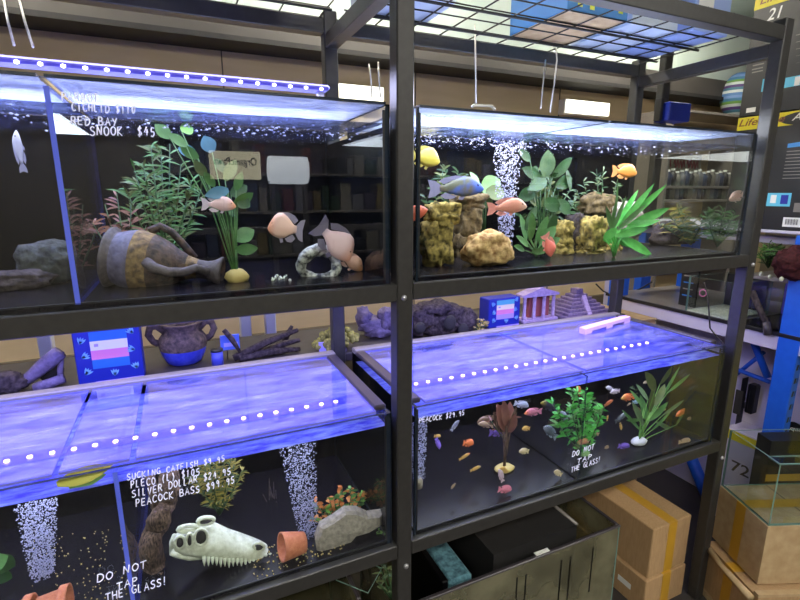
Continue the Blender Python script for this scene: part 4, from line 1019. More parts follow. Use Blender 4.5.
chunk('large dark driftwood with hollows just right of the centre post',[(424,318,36,30),(436,308,40,14),(452,314,28,20),(464,326,26,26),(440,330,44,24),(418,334,24,22)],.62,.1,M['driftdark'],50,((463,330,12,14),(450,323,14,16),(420,328,12,12)))
bush('yellow_coral','small yellow coral plant between the dark driftwood and the small gift box',(480,336),.60,BZ,(480,318),20,70,.018,.006,['leafyel','sand'],seed=22,stems=5,cat='coral')
# ruin columns, pyramid
t=thing('ruin_ornament','violet-lit temple ruin ornament with columns behind the lower right tank','ornament',(gap(540,322).x,YG,BZ))
M['ruin']=mat('ruin_resin',(160,140,170),.8,(190,168,194),80,.8); M['ruinred']=mat('ruin_red',(150,80,80),.8); M['pyr']=mat('pyramid_resin',(96,84,110),.85,(136,116,142),90,.8)
a0,a1=gap(524,320).x,gap(558,320).x; W_=a1-a0; zt=gap(540,296).z
mk('base',MB().bbox((a0,YG,BZ),(a1,YG+.07,BZ+.012),.002),M['ruin'],t)
for f in (.08,.36,.64,.92): mk('column',MB().lathe([(0,0),(.010,0),(.008,.006),(.0075,zt-BZ-.025),(.010,zt-BZ-.016),(0,zt-BZ-.016)],(a0+W_*f,YG+.02,BZ+.012),(0,0,1),12),M['ruin'],t)
mk('back_wall',MB().bbox((a0+W_*.3,YG+.04,BZ+.012),(a1-W_*.1,YG+.06,zt-.004),.002),M['ruinred'],t)
mk('pediment',MB().prism([(a0-.004,zt-.004),(a1+.004,zt-.004),(a1+.002,zt+.006),((a0+a1)/2,zt+.034),(a0-.002,zt+.006)],(0,YG+.06,0),(1,0,0),(0,0,1),.055),M['ruin'],t)
t=thing('pyramid_ornament','stepped violet pyramid ornament right of the temple ruin','ornament',(gap(585,316).x,YG+.06,BZ))
a0,a1=gap(561,316).x,gap(607,316).x; zt=gap(590,291).z; n=7
for i in range(n):
    f=i/n; w=(a1-a0)/2*(1-f*.82); c=(a0+a1)/2; h=(zt-BZ-.02)/n
    mk('tier',MB().bbox((c-w,YG+.06-w*.7,BZ+h*i),(c+w,YG+.06+w*.7,BZ+h*(i+1)),.002),M['pyr'],t)
mk('shrine',MB().bbox((c-.02,YG+.04,zt-.02),(c+.02,YG+.08,zt+.004),.002),M['pyr'],t)
mk('stair',MB().prism([(-.055,0),(.0,0),(.0,zt-BZ-.02)],(c-.012,YG+.015,BZ),(0,1,0),(0,0,1),.024),M['ruin'],t)
t=thing('shell_ornament','pinkish resin bridge ornament lying on the lid at the rear of the lower right tank','ornament',at(606,325,z=ZLT+.006))
a=at(585,335,z=ZLT+.006); e=at(630,322,z=ZLT+.006); d=(e-a); up3=V((0,0,.018))
pl('pinkres',(206,170,200),.7); b=MB().par(a+up3*.5,d,V((0,.03,0)),up3*.7); mk('deck',b,M['pinkres'],t)
for f in (0,.45,.86): mk('foot',MB().par(a+d*f,d*.14,V((0,.03,0)),up3*.5),M['pinkres'],t)

# ================================================================== BEHIND THE RACK AT RIGHT
def upright(label,px,py,y,z1,zsplit,w=.07,lower='blue',upper='rack',name='rack_upright'):
    x=at(px,py,y=y).x; t=thing(name,label,'upright',(x,y,0))
    mk('lower_section',MB().bbox((x-w/2,y,0),(x+w/2,y+.05,zsplit),.004),M[lower],t)
    if z1>zsplit: mk('upper_section',MB().bbox((x-w/2*.7,y+.005,zsplit),(x+w/2*.7,y+.045,z1),.004),M[upper],t)
    return t
pl('lilac_post',(190,186,214))
upright('blue steel upright behind the right end of the rack, black above',645,290,1.0,2.6,1.32,.085)
upright('slim white upright behind the pyramid ornament',613,300,1.0,1.25,1.25,.05,'lilac_post')
for i,(x,lab) in enumerate(((247,'white upright behind the driftwood bundle, left one of two'),(272,'white upright behind the driftwood bundle, right one of two'),(44,'white upright behind the log cave ornament'))):
    upright(lab,x,340,1.15,1.3,1.3,.045,'white')
q=[at(a,b,y=.95) for a,b in ((596,284),(603,291),(612,295),(625,295),(640,289),(652,282))]
tag(mk('power_cable',MB().tube(q,.004,6),M['wire']),'black cable drooping in front of the blue and white uprights','cable')
a=at(655,122,y=.98); b_=at(678,106,y=.98)
t=thing('plastic_bin','blue plastic bin hanging on the black upright at top right','bin',((a.x+b_.x)/2,.95,a.z))
mk('tray',MB().bbox((a.x,.90,a.z),(b_.x,.99,b_.z),.004),M['bluedark'],t); mk('clip',MB().bbox((a.x-.03,.93,a.z),(a.x-.008,.97,b_.z+.02),.003),M['wire'],t)
# cartons and tank on the pallet rack on the right; its face lies in the plane x = RX
RX=1.70
t=thing('pallet_rack','blue pallet rack with perforated uprights to the right of the black rack','rack',(2.0,.3,0))
def panel(y0,y1,z0,z1,mm,name,x0=RX,x1=RX+.06): return mk(name,MB().bbox((x0,y0,z0),(x1,y1,z1),.003),mm,t)
up1=mk('post',MB().bbox((RX,.02,0),(RX+.045,.095,1.385),.003),M['blue'],t)
b=MB()
for i in range(22):
    z=.15+i*.055
    for dx,s in ((.014,1),(.032,-1)): b.par((RX+dx-.004,.0192,z),(.008+.004*s,0,.0),(0.004,0,.022),(0,.0006,0))
sub('slot_pattern',b,M['carton_black'],up1)
up2=mk('post',MB().bbox((RX,.87,0),(RX+.07,.945,1.385),.003),M['blue'],t)
for x in (2.25,):
    for y in (.02,.87): mk('post',MB().bbox((x,y,0),(x+.07,y+.075,1.385),.003),M['blue'],t)
pl('beam_lav',(196,190,208)); 
panel(-.9,.96,.925,.985,M['beam_lav'],'beam',RX+.005,RX+.06)
mk('shelf_board',MB().bbox((RX+.012,-.9,.987),(2.32,.96,1.0),.002),M['rim'],t); mk('shelf_edge',MB().bbox((RX-.002,-.9,.9855),(RX+.0115,.96,1.001),.001),M['carton_black'],t)
panel(-.9,.96,1.34,1.37,M['beam_lav'],'beam',RX+.072,RX+.12)
mk('shelf_board',MB().bbox((RX+.001,-.9,1.387),(2.32,.96,1.398),.002),M['beam_lav'],t)
for x,y0,z0,y1,z1 in ((2.25,.1,.3,.85,.9),):
    mk('brace',MB().tube([(x,y0,z0),(x,y1,z1)],.018,10),M['blue'],t)
# diagonal braces as in the photo
def brace(p0,p1,x,r): mk('brace',MB().tube([at(*p0,x=x),at(*p1,x=x)],r,10),M['blue'],t)
brace((744,318),(768,378),1.86,.015); brace((730,367),(770,382),1.87,.010); brace((764,352),(732,378),1.89,.009)
brace((712,508),(690,455),1.9,.03); brace((660,455),(700,500),2.0,.02)
pl('lav_wall',(214,208,228),.7)
struct('wall_4',MB().box((1.98,-.4,.0),(2.0,.84,.92)),M['lav_wall'])
# black cartons
def bface(label,y0,y1,z0,z1,x=RX+.022):
    t=thing('aquarium_carton',label,'carton',(x+.2,(y0+y1)/2,z0)); mk('carton',MB().bbox((x,y0,z0),(x+.42,y1,z1),.002),M['carton_black'],t); return t,V((x,y1,z0))
t1,o=bface('black aquarium carton standing on the rack shelf, lower of two',-.25,.385,1.399,1.845)
E1=MY
def on(px,py,o): 
    p=at(px,py,x=o.x); return (o.y-p.y),(p.z-o.z)
def pp(t,o,px0,py0,px1,py1,mm,name,out=.0006):
    x0,z0=on(px0,py1,o); x1,z1=on(px1,py0,o); 
    return patch(o,E1,EZ,x0,x1,z0,z1,mm,t,name,out)
hz=.446
patch(o,E1,EZ,0,.615,hz-.052,hz-.002,M['yellow'],t1,'yellow_band')
letter('LifeStyle',V(o)+E1*.006+EZ*(hz-.045),E1,EZ,.17,.036,M['brownprint'],t1,shear=.25,out=.0012)
x,z=on(783,121,o); 
b=MB().disc(V(o)+E1*(x+.14)+EZ*(hz-.03)+V((-.001,0,0)),E1*.15,EZ*.03,24); mk('black_oval',b,M['carton_black'],t1)
letter('Aqua One',V(o)+E1*(x+.03)+EZ*(hz-.045),E1,EZ,.2,.034,M['ink_white'],t1,shear=.25,out=.002)
b=MB(); n=10
for i in range(n):
    f0,f1=i/n,(i+1)/n; zz=lambda f:hz-.12+.055*f**1.2
    b.quad(*(V(o)+V((-.0012,0,0))+E1*(.2+.4*f)+EZ*zq for f,zq in ((f0,hz-.135+.02*f0),(f1,hz-.135+.02*f1),(f1,zz(f1)),(f0,zz(f0)))))
mk('blue_swoosh',b,M['carton_blue'],t1)
for i in range(9): 
    zz=hz-.15-i*.0125; patch(o,E1,EZ,.20,.20+.07+.02*math.sin(i*2),zz,zz+.003,M['rim'],t1,'small_print',.0006)
    patch(o,E1,EZ,.31,.41+.02*math.sin(i*3),zz,zz+.003,M['rim'],t1,'small_print',.0006)
pp(t1,o,766,193,792,206,M['carton_sky'],'printed_panel'); pp(t1,o,770,195,777,203,M['ink_white'],'printed_picture',.0012); pp(t1,o,780,195,789,204,M['print_deep'],'printed_picture',.0012)
pp(t1,o,782,218,804,226.5,M['ink_white'],'barcode_label')
x0,z0=on(785,224.5,o); x1,z1=on(799,219.5,o); b=MB()
for i in range(14): 
    xx=x0+(x1-x0)*i/14; b.quad(*(V(o)+V((-.0014,0,0))+E1*a+EZ*c for a,c in ((xx,z0),(xx+(x1-x0)/14*(.35+.3*(i%3==0)),z0),(xx+(x1-x0)/14*(.35+.3*(i%3==0)),z1),(xx,z1))))
mk('barcode',b,M['ink_black'],t1)
pp(t1,o,793,203,803,212,M['rim'],'square_symbol')
t2,o=bface('black aquarium carton on top of another, with yellow band and number at its top',-.25,.385,1.847,2.30)
hz=.453
patch(o,E1,EZ,0,.3,hz-.055,hz-.001,M['yellow'],t2,'yellow_band')
letter('LifeStyle',V(o)+E1*.02+EZ*(hz-.05),E1,EZ,.17,.042,M['brownprint'],t2,shear=.25,out=.0012)
x,z=on(768,14,o); letter('21',V(o)+E1*.055+EZ*(hz-.108),E1,EZ,.05,.042,M['ink_white'],t2,shear=.2,out=.0012)
pp(t2,o,746,107,756,113,M['ink_white'],'white_sticker')
pp(t2,o,764,19,772,22,M['rim'],'small_print')
for i,(a,c) in enumerate(((753,60),(753,64),(752,68),(752,71))): pp(t2,o,a,c,a+11,c+1.2,M['rim'],'small_print')
pp(t2,o,761,78,769,92,M['carton_sky'],'printed_panel'); pp(t2,o,784,74,806,88,M['carton_sky'],'printed_panel'); pp(t2,o,794,76,801,86,M['ink_white'],'printed_picture',.0012)
for i in range(5): pp(t2,o,796,33+i*7,806,35+i*7,M['rim'],'small_print')
# striped cushion
p=at(736,98,x=1.95)
M['stripes']=banded('striped_fabric',[(80,120,170),(190,200,200),(60,110,130),(70,40,100),(180,190,190),(90,130,60),(60,110,150),(110,140,190)],'Z',6)
# plants and rock between shelves, on the tank shelf
t=thing('tank_on_shelf','glass display tank on the right shelf, left one','aquarium',(RX+.18,.40,1.0))
def opentank(t,x0,x1,y0,y1,z0,z1,mm,back=None):
    g=.006
    for nm,a in (('side_pane',(x0,y0,z0,x0+g,y1,z1)),('side_pane',(x1-g,y0,z0,x1,y1,z1)),('end_pane',(x0+g,y0,z0,x1-g,y0+g,z1)),('end_pane',(x0+g,y1-g,z0,x1-g,y1,z1))): mk(nm,pane(*a),mm,t)
    mk('base_pane',MB().box((x0+g,y0+g,z0),(x1-g,y1-g,z0+g)),back or mm[1],t)
GG=[M['pane'],M['edge_g']]
opentank(t,RX+.012,RX+.30,.30,.50,1.0,1.165,GG,M['bone']); t['label']='small glass display tank on the right shelf, left of the post'
mk('back_panel',MB().box((RX+.28,.31,1.008),(RX+.292,.49,1.16)),M['carton_black'],t)
p=at(703,293,x=RX+.009); 
b=MB().lathe([(.014,0),(.017,0),(.017,.002),(.014,.002)],p,(-1,0,0),24); mk('round_sticker',b,M['print_pink'],t)
t=thing('lit_tank','violet-lit glass display tank on the right shelf, right of the post','aquarium',(RX+.2,.1,1.0))
opentank(t,RX+.012,RX+.34,-.10,.27,1.0,1.17,GG,M['floor_dark'])
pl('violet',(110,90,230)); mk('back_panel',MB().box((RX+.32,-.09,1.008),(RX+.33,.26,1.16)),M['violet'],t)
t=thing('black_card','black information card with pale print beside the small display tank','card',(RX+.1,.62,1.0))
mk('card',MB().bbox((RX+.10,.515,1.0),(RX+.11,.60,1.21),.001),M['carton_black'],t)
for i in range(4): mk('print',MB().box((RX+.0992,.535,1.05+i*.032),(RX+.0999,.585,1.056+i*.032)),M['rim' if i%2 else 'print_blue'],t)
bush('potted_grass','green grassy plant in the display above the violet-lit tank',(768,268),None or .20,None,(770,243),30,150,.045,.005,['leaflive','leafdark','leaflime'],seed=33,stems=8)
# ledge that carries the plant display over the tanks
t=thing('glass_shelf','clear glass shelf over the violet-lit tank carrying plants','shelf',(RX+.2,.1,1.2))
mk('slab',MB().bbox((RX+.02,-.4,1.195),(RX+.36,.262,1.212),.002),M['rim'],t)
for y in (-.38,.25): mk('support',MB().bbox((RX+.345,y,1.0),(RX+.355,y+.01,1.195),.002),M['rim'],t)
stone('red_rock','dark red rock beside the grassy plant on the glass shelf',796,258,.08,40,34,.12,'maroon',35,.3,.2,1.2121)
for i,(px,py) in enumerate(((762,269),(771,270),(783,270))):
    stone('pebble','small white pebble on the glass shelf, %s from the left'%('first','second','third')[i],px,py,.19-.05*i,5,5,.012,'bone',40+i,.2,.2,1.2121,sub=2)
p=at(752,300,x=RX-.005); 
t=thing('filter_pipe','dark ribbed filter pipe leaning across the violet-lit tank','pipe',at(768,333,x=RX-.002)); mk('pipe',MB().tube([at(752,291,x=RX-.008),at(760,310,x=RX-.010),at(767,325,x=RX-.012)],[.012,.012,.011],10),M['driftdark'],t); mk('nozzle',MB().tube([at(766,322,x=RX-.012),at(768,335,x=RX-.012)],[.013,.015],10),M['rim_dark'],t)
q=[at(a,b,y=.05) for a,b in ((706,283),(709,300),(711,318),(712,330),(718,338),(724,344))]; q=[at(704,283,x=1.5),at(708,296,x=1.45),at(709,312,x=1.42),at(710,328,x=1.40),at(716,336,x=1.36),at(722,342,x=1.305)]
tag(mk('power_cable',MB().tube(q,.003,6),M['wire']),'thin black cable hanging down to the right end of the lower right tank','cable')
# wood floor shelf seen behind right tank, brackets, cartons below the shelf
t=thing('kraft_box','low kraft box on the floor stack behind the right end of the rack','box',(1.7,.9,0))
mk('carton',MB().bbox((1.42,.62,0),(1.68,.98,.93),.004),M['card'],t); mk('flap',MB().bbox((1.42,.615,.932),(1.68,.98,.938),.001),M['card2'],t)
for i,(a,lab) in enumerate((((735,383,757,424),'black speaker bracket box on the lilac wall, left one of two'),((742,380,757,418),'black speaker bracket box on the lilac wall, right one of two'))):
    x=1.86+.05*i; p0=at(a[0],a[3],x=x); p1=at(a[2],a[1],x=x)
    t=thing('black_box',lab,'box',(x+.05,(p0.y+p1.y)/2,p1.z-.2)); mk('case',MB().bbox((x,min(p0.y,p1.y)+.06*(1-i),p0.z+.03*i),(x+.045,max(p0.y,p1.y),p1.z-.03*i),.006),M['carton_black'],t)
    mk('grille',MB().box((x-.002,min(p0.y,p1.y)+.02+.06*(1-i),p0.z+.05),(x,max(p0.y,p1.y)-.015,p1.z-.06)),M['rack'],t)
    mk('bracket',MB().bbox((x+.045,min(p0.y,p1.y)+.07,p0.z+.06),(1.98,min(p0.y,p1.y)+.09,p0.z+.08),.002),M['rack'],t)
# yellow carton with round logo
t=thing('yellow_carton','yellow carton with a round black logo at the right edge of the photo','carton',(2.0,-.15,0))
x=1.78
p0=at(786,440,x=x); mk('carton',MB().bbox((x,-.55,0.36),(x+.4,-.0,.955-.04),.003),M['yellow'],t)
mk('stand',MB().bbox((x,-.55,0),(x+.4,-.0,.359),.003),M['card'],t)
c=at(794,431,x=x-.001); r=.038; b=MB().disc(c,MY*r,EZ*r*1.0,26); mk('round_logo',b,M['carton_black'],t)
letter('Aqua',c+MY*(-.030)+EZ*(-.012)+V((-.001,0,0)),(MY+EZ*.25).normalized(),(EZ-MY*.25).normalized(),.06,.024,M['ink_white'],t)
letter('One',c+MY*(-.016)+EZ*(-.075)+V((-.001,0,0)),(MY+EZ*.25).normalized(),(EZ-MY*.25).normalized(),.035,.024,M['ink_white'],t)
# white carton with 72
t=thing('number_carton','pale carton printed with the number 72 behind the glass tank on the boxes','carton',(1.75,.2,0))
x=1.83; p0=at(727,500,x=x); p1=at(758,440,x=x)
mk('carton',MB().bbox((x,p1.y,0),(x+.14,p0.y+.06,p1.z),.003),M['beam_lav'],t)
a=at(731,466,x=x); e=at(749,470,x=x); letter('72',a+EZ*-.02,MY,EZ,abs(a.y-e.y)*1.05,.055,M['ink_black'],t)
mk('yellow_band',MB().box((x-.001,p1.y+.004,p1.z-.05),(x-.0002,p0.y+.055,p1.z-.005)),M['yellow'],t)

# ================================================================== CARDBOARD BOXES AND TANK AT LOWER RIGHT
def rotbox(name,label,corner,e1,e2,l1,l2,z0,z1,mm,tapes=True,group=None):
    """carton given by its near corner and two floor directions"""
    c=V((corner[0],corner[1],z0)); e1=V(e1).normalized(); e2=V(e2).normalized()
    t=thing(name,label,'box',c+(e1*l1+e2*l2)/2,group)
    b=MB().par(c,e1*l1,e2*l2,V((0,0,z1-z0)));
    mk('carton',b,mm,t)
    if tapes:
        n1=e1.cross(EZ); n1=n1 if n1.dot(e2)<0 else -n1
        w=.045
        for a,e,l,nn in ((e1,e2,l1,n1),):
            o=c+a*(l*.42)+nn*.0007
            mk('tape',MB().quad(o,o+a*w,o+a*w+EZ*(z1-z0),o+EZ*(z1-z0)),M['tape'],t)
        o=c+e1*(l1*.42)+EZ*(z1-z0+.0007); mk('tape',MB().quad(o,o+e1*w,o+e1*w+e2*l2,o+e2*l2),M['tape'],t)
    mk('seam',MB().par(c+e1*.0+e2*(l2*.49)+EZ*(z1-z0),e1*l1,e2*.003,EZ*.0005),M['socket'],t)
    return t
E1=V((.386,.923,0)); E2=V((.925,-.38,0))
zc=.45; C=at(768,527,z=zc)
zb=at(763,581,y=C.y).z
rotbox('cardboard_box','worn cardboard box under the open glass tank at lower right',(C.x,C.y),E1,E2,.235,.36,zb,zc,M['card2'])
C2=C+V((-.045,-.03,0))
t=rotbox('cardboard_box','open-flapped cardboard box at the lower right, below the worn one',(C2.x,C2.y),E1,E2,.27,.46,zb-.20,zb-.012,M['card'])
c=V((C2.x,C2.y,zb-.012)); mk('flap',MB().tube([c+E1*.27-E2*.01,c+E1*.14-E2*.03+EZ*.004,c-E2*.025+EZ*.002],[.012,.010,.012],8),M['card2'],t); mk('flap',MB().par(c,E2*.46,E1*.02,EZ*.011),M['card2'],t)
rotbox('cardboard_box','bottom cardboard box of the stack at the lower right corner',(C2.x-.01,C2.y-.01),E1,E2,.27,.46,0,zb-.202,M['card2'])
# glass tank
t=thing('glass_tank','empty rectangular glass tank standing on the worn cardboard box','aquarium',(C.x,C.y,zc))
ct=C+E1*.004+E2*.004; h=at(776,466,y=ct.y).z-zc
g=.005; l1,l2=.232,.34
def slab(name,p,a,b_,c): 
    m=MB().par(p,a,b_,c); L=[a.length,b_.length,c.length]
    mn=L.index(min(L)); fm={0:(3,5),1:(2,4),2:(0,1)}[mn]; 
    areas=[ (V(m.v[f[1]])-V(m.v[f[0]])).cross(V(m.v[f[2]])-V(m.v[f[1]])).length for f in m.f]; big=sorted(range(6),key=lambda i:-areas[i])[:2]
    for i in range(6): m.m[i]=0 if i in big else 1
    mk(name,m,GG,t)
z=EZ*.001
slab('side_pane',ct+z,E1*l1,E2*g,EZ*h); slab('side_pane',ct+z+E2*l2,E1*l1,E2*g,EZ*h); slab('front_pane',ct+z+E2*g,E2*(l2-g),E1*g,EZ*h); slab('back_pane',ct+z+E2*g+E1*(l1-g),E2*(l2-g),E1*g,EZ*h); slab('base_pane',ct+z+E2*g+E1*g,E2*(l2-g),E1*(l1-2*g),EZ*g)
slab('top_brace',ct+E2*g+E1*g+EZ*(h-.006),E2*(l2-g),E1*.05,EZ*.005)
t=thing('black_carton','black carton leaning behind the empty glass tank','carton',C+E1*.3+E2*.15+EZ*-.45)
c=C+E1*.255+E2*.19; c.z=0; mk('carton',MB().par(c,E1*.07,E2*.22,EZ*.62),M['carton_black'],t)
mk('yellow_band',MB().par(c-E1*.001+EZ*.45,E1*.0008,E2*.22,EZ*.03),M['tape'],t)
# boxes under the right bay
xa,xb,ya=at(655,531,z=.35).x,1.245,.05
zm=at(649,579,y=ya).z
def upbox(label,z0,z1,sticker,xa=xa,ya=ya,yb=.47,xb=xb,mm='card'):
    t=thing('cardboard_box',label,'box',((xa+xb)/2,(ya+yb)/2,z0)); mk('carton',MB().bbox((xa,ya,z0),(xb,yb,z1),.003),M[mm],t)
    xc=(xa+xb)/2
    mk('tape',MB().box((xc-.02,ya-.0008,z0+.002),(xc+.025,ya-.0001,z1-.001)),M['tape'],t); mk('tape',MB().box((xc-.02,ya,z1+.0001),(xc+.025,yb,z1+.0008)),M['tape'],t)
    if sticker: mk('sticker',MB().box((xa-.001,ya+.06,z1-.085),(xa-.0001,ya+.12,z1-.062)),M['ink_white'],t)
    return t
upbox('cardboard box taped across its top, upper of two under the right bay',zm+.001,.35,False)
upbox('cardboard box with a small white sticker, lower of two under the right bay',0,zm-.001,True,xa-.012,ya-.006)
t=thing('navy_box','dark navy box behind the taped cardboard boxes','box',(1.15,.75,0)); mk('carton',MB().bbox((1.0,.58,0),(1.38,.9,.5),.004),M['rim_dark'],t); mk('lid',MB().bbox((.995,.575,.5),(1.385,.905,.53),.004),M['floor_dark'],t)
# storage tanks on the floor below the bottom shelf
zt=.40
def stank(label,x0,x1,y0,y1,cells):
    t=thing('storage_tank',label,'aquarium',((x0+x1)/2,(y0+y1)/2,0)); g=.008
    opentank(t,x0,x1,y0,y1,0.0,zt,[M['pane_dirty'],M['edge_g']],M['floor_dark'])
    for nm,a,b_ in (('rim_bar',(x0-.002,y0-.003,zt),(x1+.002,y0+.010,zt+.008)),('rim_bar',(x1-.01,y0+.0105,zt),(x1+.002,y1,zt+.008))): mk(nm,MB().bbox(a,b_,.002),M['rim_dark'],t)
    for x in cells: mk('slot_strip',MB().box((x,y0-.0012,.18),(x+.005,y0-.0002,.36)),M['black'],t)
    return t
M['pane_dirty']=glass('dirty_glass',(205,208,190),.06,.7,haze=.5,hazec=(150,146,118),hvar=.3,bscale=5,transl=.3)
pb=at(620,527,z=zt).x; ps=at(436,600,z=zt).x
stank('dirty glass storage tank on the floor under the right bay',.06,pb,.068,.47,(.44,.475,.62,.66,.76))
t=thing('sump_cover','black domed filter cover with a small white label inside the storage tank','filter',(.62,.27,.012))
x0=at(478,540,z=.42).x; x1=at(568,520,z=.42).x
b=MB(); n=10
rc=.13; prof=[(x0,.11),(x1,.11)]+[(x1-rc+rc*math.cos(i*PI/2/n),.43-rc+rc*math.sin(i*PI/2/n)) for i in range(n+1)]+[(x0,.43)]
b.prism(prof,(0,0,.012),(1,0,0),(0,1,0),.418); mk('cover',b,M['blackmat'],t)
mk('rim_strip',MB().tube([(x1,.11,.431)]+[(x,y,.431) for x,y in prof[2:-1]],.006,8),M['rim'],t)
a=at(542,553,z=.431); mk('label',MB().bbox((a.x-.025,a.y-.004,.4305),(a.x+.03,a.y+.011,.433),.001),M['ink_white'],t)
for dx in(.1,.22): mk('screw',MB().ball((x0+dx,.33,.431),.003,1),M['bolt'],t)
M['sponge']=mat('blue_sponge',(44,78,92),.95,(92,138,150),60,1,contrast=1.5)
a=at(446,578,z=.40); e=at(476,588,z=.40)
t=thing('filter_sponge','blue-green filter sponge block in the storage tank','sponge',(.3,.25,.01)); b=MB().bbox((.215,.10,.012),(.30,.45,.40),.01); mk('block',b,M['sponge'],t)
mk('frame',MB().bbox((.19,.1,.012),(.212,.45,.41),.003),M['black'],t)
stank('dark glass storage tank on the floor under the left bay',-.75,-.05,.14,.47,(-.4,))
t=thing('glass_sheet','loose square glass sheet leaning under the lower left aquarium','glass',at(368,590,y=.1))
P=[at(336,580,y=.13),at(368,593,y=.08),at(382,568,y=.08),at(350,556,y=.13)]
b=MB().quad(*P); mk('sheet',b,M['pane'],t); q=P+[P[0]]; mk('edge_line',MB().tube(q,.0016,5),M['edge_g'],t)
bush('dull_plant','dull green plant behind the loose glass sheet under the lower left aquarium',(392,600),.16,None,(386,560),22,60,.03,.006,['leafolive','leafgrey'],seed=44,stems=5)

# ================================================================== THE SHOP BEHIND THE CAMERA (seen mirrored in the front glass)
def signboard(label,words,px0,px1,py0,py1,d,ink,board,sub_=None):
    a=mir(px0,py1,d); e=mir(px1,py0,d); x0,x1=min(a.x,e.x),max(a.x,e.x); z0,z1=min(a.z,e.z),max(a.z,e.z); y=a.y
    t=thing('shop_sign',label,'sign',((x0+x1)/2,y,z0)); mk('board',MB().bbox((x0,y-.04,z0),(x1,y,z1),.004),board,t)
    for hx in (x0+.05,x1-.06): mk('hanger',MB().box((hx,y-.025,z1),(hx+.01,y-.015,2.9)),M['rack'],t)
    w=x1-x0; h=z1-z0; letter(words,(x1-w*.08,y,z0+h*.42),(-1,0,0),EZ,w*.84,h*.36,ink,t)
    if sub_: letter(sub_,(x1-w*.12,y,z0+h*.16),(-1,0,0),EZ,w*.76,h*.12,ink,t)
    return t
M['signboard']=mat('sign_board',(200,196,176),.6,emit=(214,204,170),es=3.6); M['signred']=mat('sign_script',(130,50,60),.6)  # glow added to the board so its mirror image shows
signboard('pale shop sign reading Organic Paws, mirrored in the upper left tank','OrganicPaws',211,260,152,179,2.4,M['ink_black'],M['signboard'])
a=at(654,173,y=1.9); e=at(706,155,y=1.9)
t=thing('shop_sign','pale shop sign with dark red script on the wall, seen through the upper right tank','sign',((a.x+e.x)/2,1.95,a.z)); mk('board',MB().bbox((a.x,1.93,min(a.z,e.z)),(e.x,1.985,max(a.z,e.z)),.004),M['wall'],t)
b=MB(); z0=(a.z+e.z)/2; W_=e.x-a.x
for i0,i1 in ((.08,.36),(.42,.64),(.68,.92)): b.tube(smooth([V((a.x+W_*(i0+(i1-i0)*k/12),1.926,z0+.035*math.sin(k*1.9)*(1.3 if k==0 else 1))) for k in range(13)]),.006,5)
mk('script_lettering',b,M['signred'],t)
# lit drum
a=mir(270,184,2.4); e=mir(306,157,2.4); x0,x1=min(a.x,e.x),max(a.x,e.x); r=abs(e.z-a.z)/2
M['drumlit']=mat('drum_white',(220,222,226),.5,emit=(220,226,235),es=5)
t=thing('drum_lamp','white drum shaped lamp on a grey stand, mirrored in the upper left tank','lamp',((x0+x1)/2,a.y,0))
mk('drum',MB().lathe([(0,0),(r,0),(r,x1-x0),(0,x1-x0)],(x0,a.y,(a.z+e.z)/2),(1,0,0),28),M['drumlit'],t)
for x in (x0,x1-.03): mk('stand',MB().bbox((x,a.y-.02,0),(x+.03,a.y+.02,min(a.z,e.z)+.02),.003),M['rim'],t)
mk('crossbar',MB().bbox((x0-.7,a.y-.02,1.28),(x1+.9,a.y+.02,1.32),.003),M['rim'],t)
for (xa,ya_,xb2,yb2,lab) in ((568,103,612,112,'bright patch standing in for a fluorescent reflection just over the right tank lid'),(340,87,385,97,'bright patch standing in for a fluorescent reflection left of the centre post')):
    a=at(xa,yb2,y=1.9); e=at(xb2,ya_,y=1.9); t=thing('wall_reflection',lab,'light',((a.x+e.x)/2,1.97,a.z))  # glowing patches added in place of fluorescent reflections on the wall
    mk('patch_border',MB().bbox((a.x-.006,1.93,min(a.z,e.z)-.006),(e.x+.006,1.999,max(a.z,e.z)+.006),.004),M['white'],t); mk('glow_face',MB().bbox((a.x,1.915,min(a.z,e.z)),(e.x,1.93,max(a.z,e.z)),.004),M['reflection_soft'],t)
# gondola shelving with goods
rr=random.Random(77)
goods=[pl('goods%d'%i,c,.5) for i,c in enumerate(((96,48,50),(46,58,88),(120,116,108),(46,66,52),(110,96,60),(56,48,66),(110,110,118),(36,36,42)))]
def gondola(label,x0,x1,y,zs,seed,toned=1):
    t=thing('shop_shelving',label,'shelving',((x0+x1)/2,y,0))
    mk('back_board',MB().box((x0,y-.32,0),(x1,y-.30,zs[-1]+.35)),M['rim_dark'],t)
    for x in (x0,x1-.03): mk('post',MB().bbox((x,y-.30,0),(x+.03,y,zs[-1]+.35),.003),M['rack'],t)
    for z in zs:
        s=mk('shelf_board',MB().bbox((x0+.03,y-.299,z-.02),(x1-.03,y,z),.003),M['rim'],t)
    return t
def stock(x0,x1,y,zs,seed,lab):
    r2=random.Random(seed); k=0
    for zi,z in enumerate(zs):
        b={}
        x=x0+.05
        while x<x1-.12:
            w=r2.uniform(.05,.11); h=r2.uniform(.1,.24); mm=r2.randrange(8)
            b.setdefault(mm,MB()).bbox((x,y-.2,z+.001),(x+w,y-.03,z+h),.004); x+=w+r2.uniform(.006,.02)
        keys=list(b); allb=MB()
        for j,kx in enumerate(keys): allb.add(b[kx].v,b[kx].f,j)
        o=mk('packaged_goods',allb,[goods[kx] for kx in keys]); tag(o,'packaged goods on the %s shelf of the %s'%(('bottom','second','third','fourth','top')[zi],lab),'goods',None,'stuff')
zs=(.25,.65,1.05,1.4,1.7)
gondola('long shop shelving behind the camera, mirrored in the upper left tank',-.5,2.4,-3.0,zs,1); stock(-.5,2.4,-3.0,zs,2,'long shelving across the aisle')
gondola('far shop shelving behind the camera, mirrored in the upper right tank',3.0,4.95,-4.6,zs,3); stock(3.0,4.95,-4.6,zs,4,'far shelving across the shop')

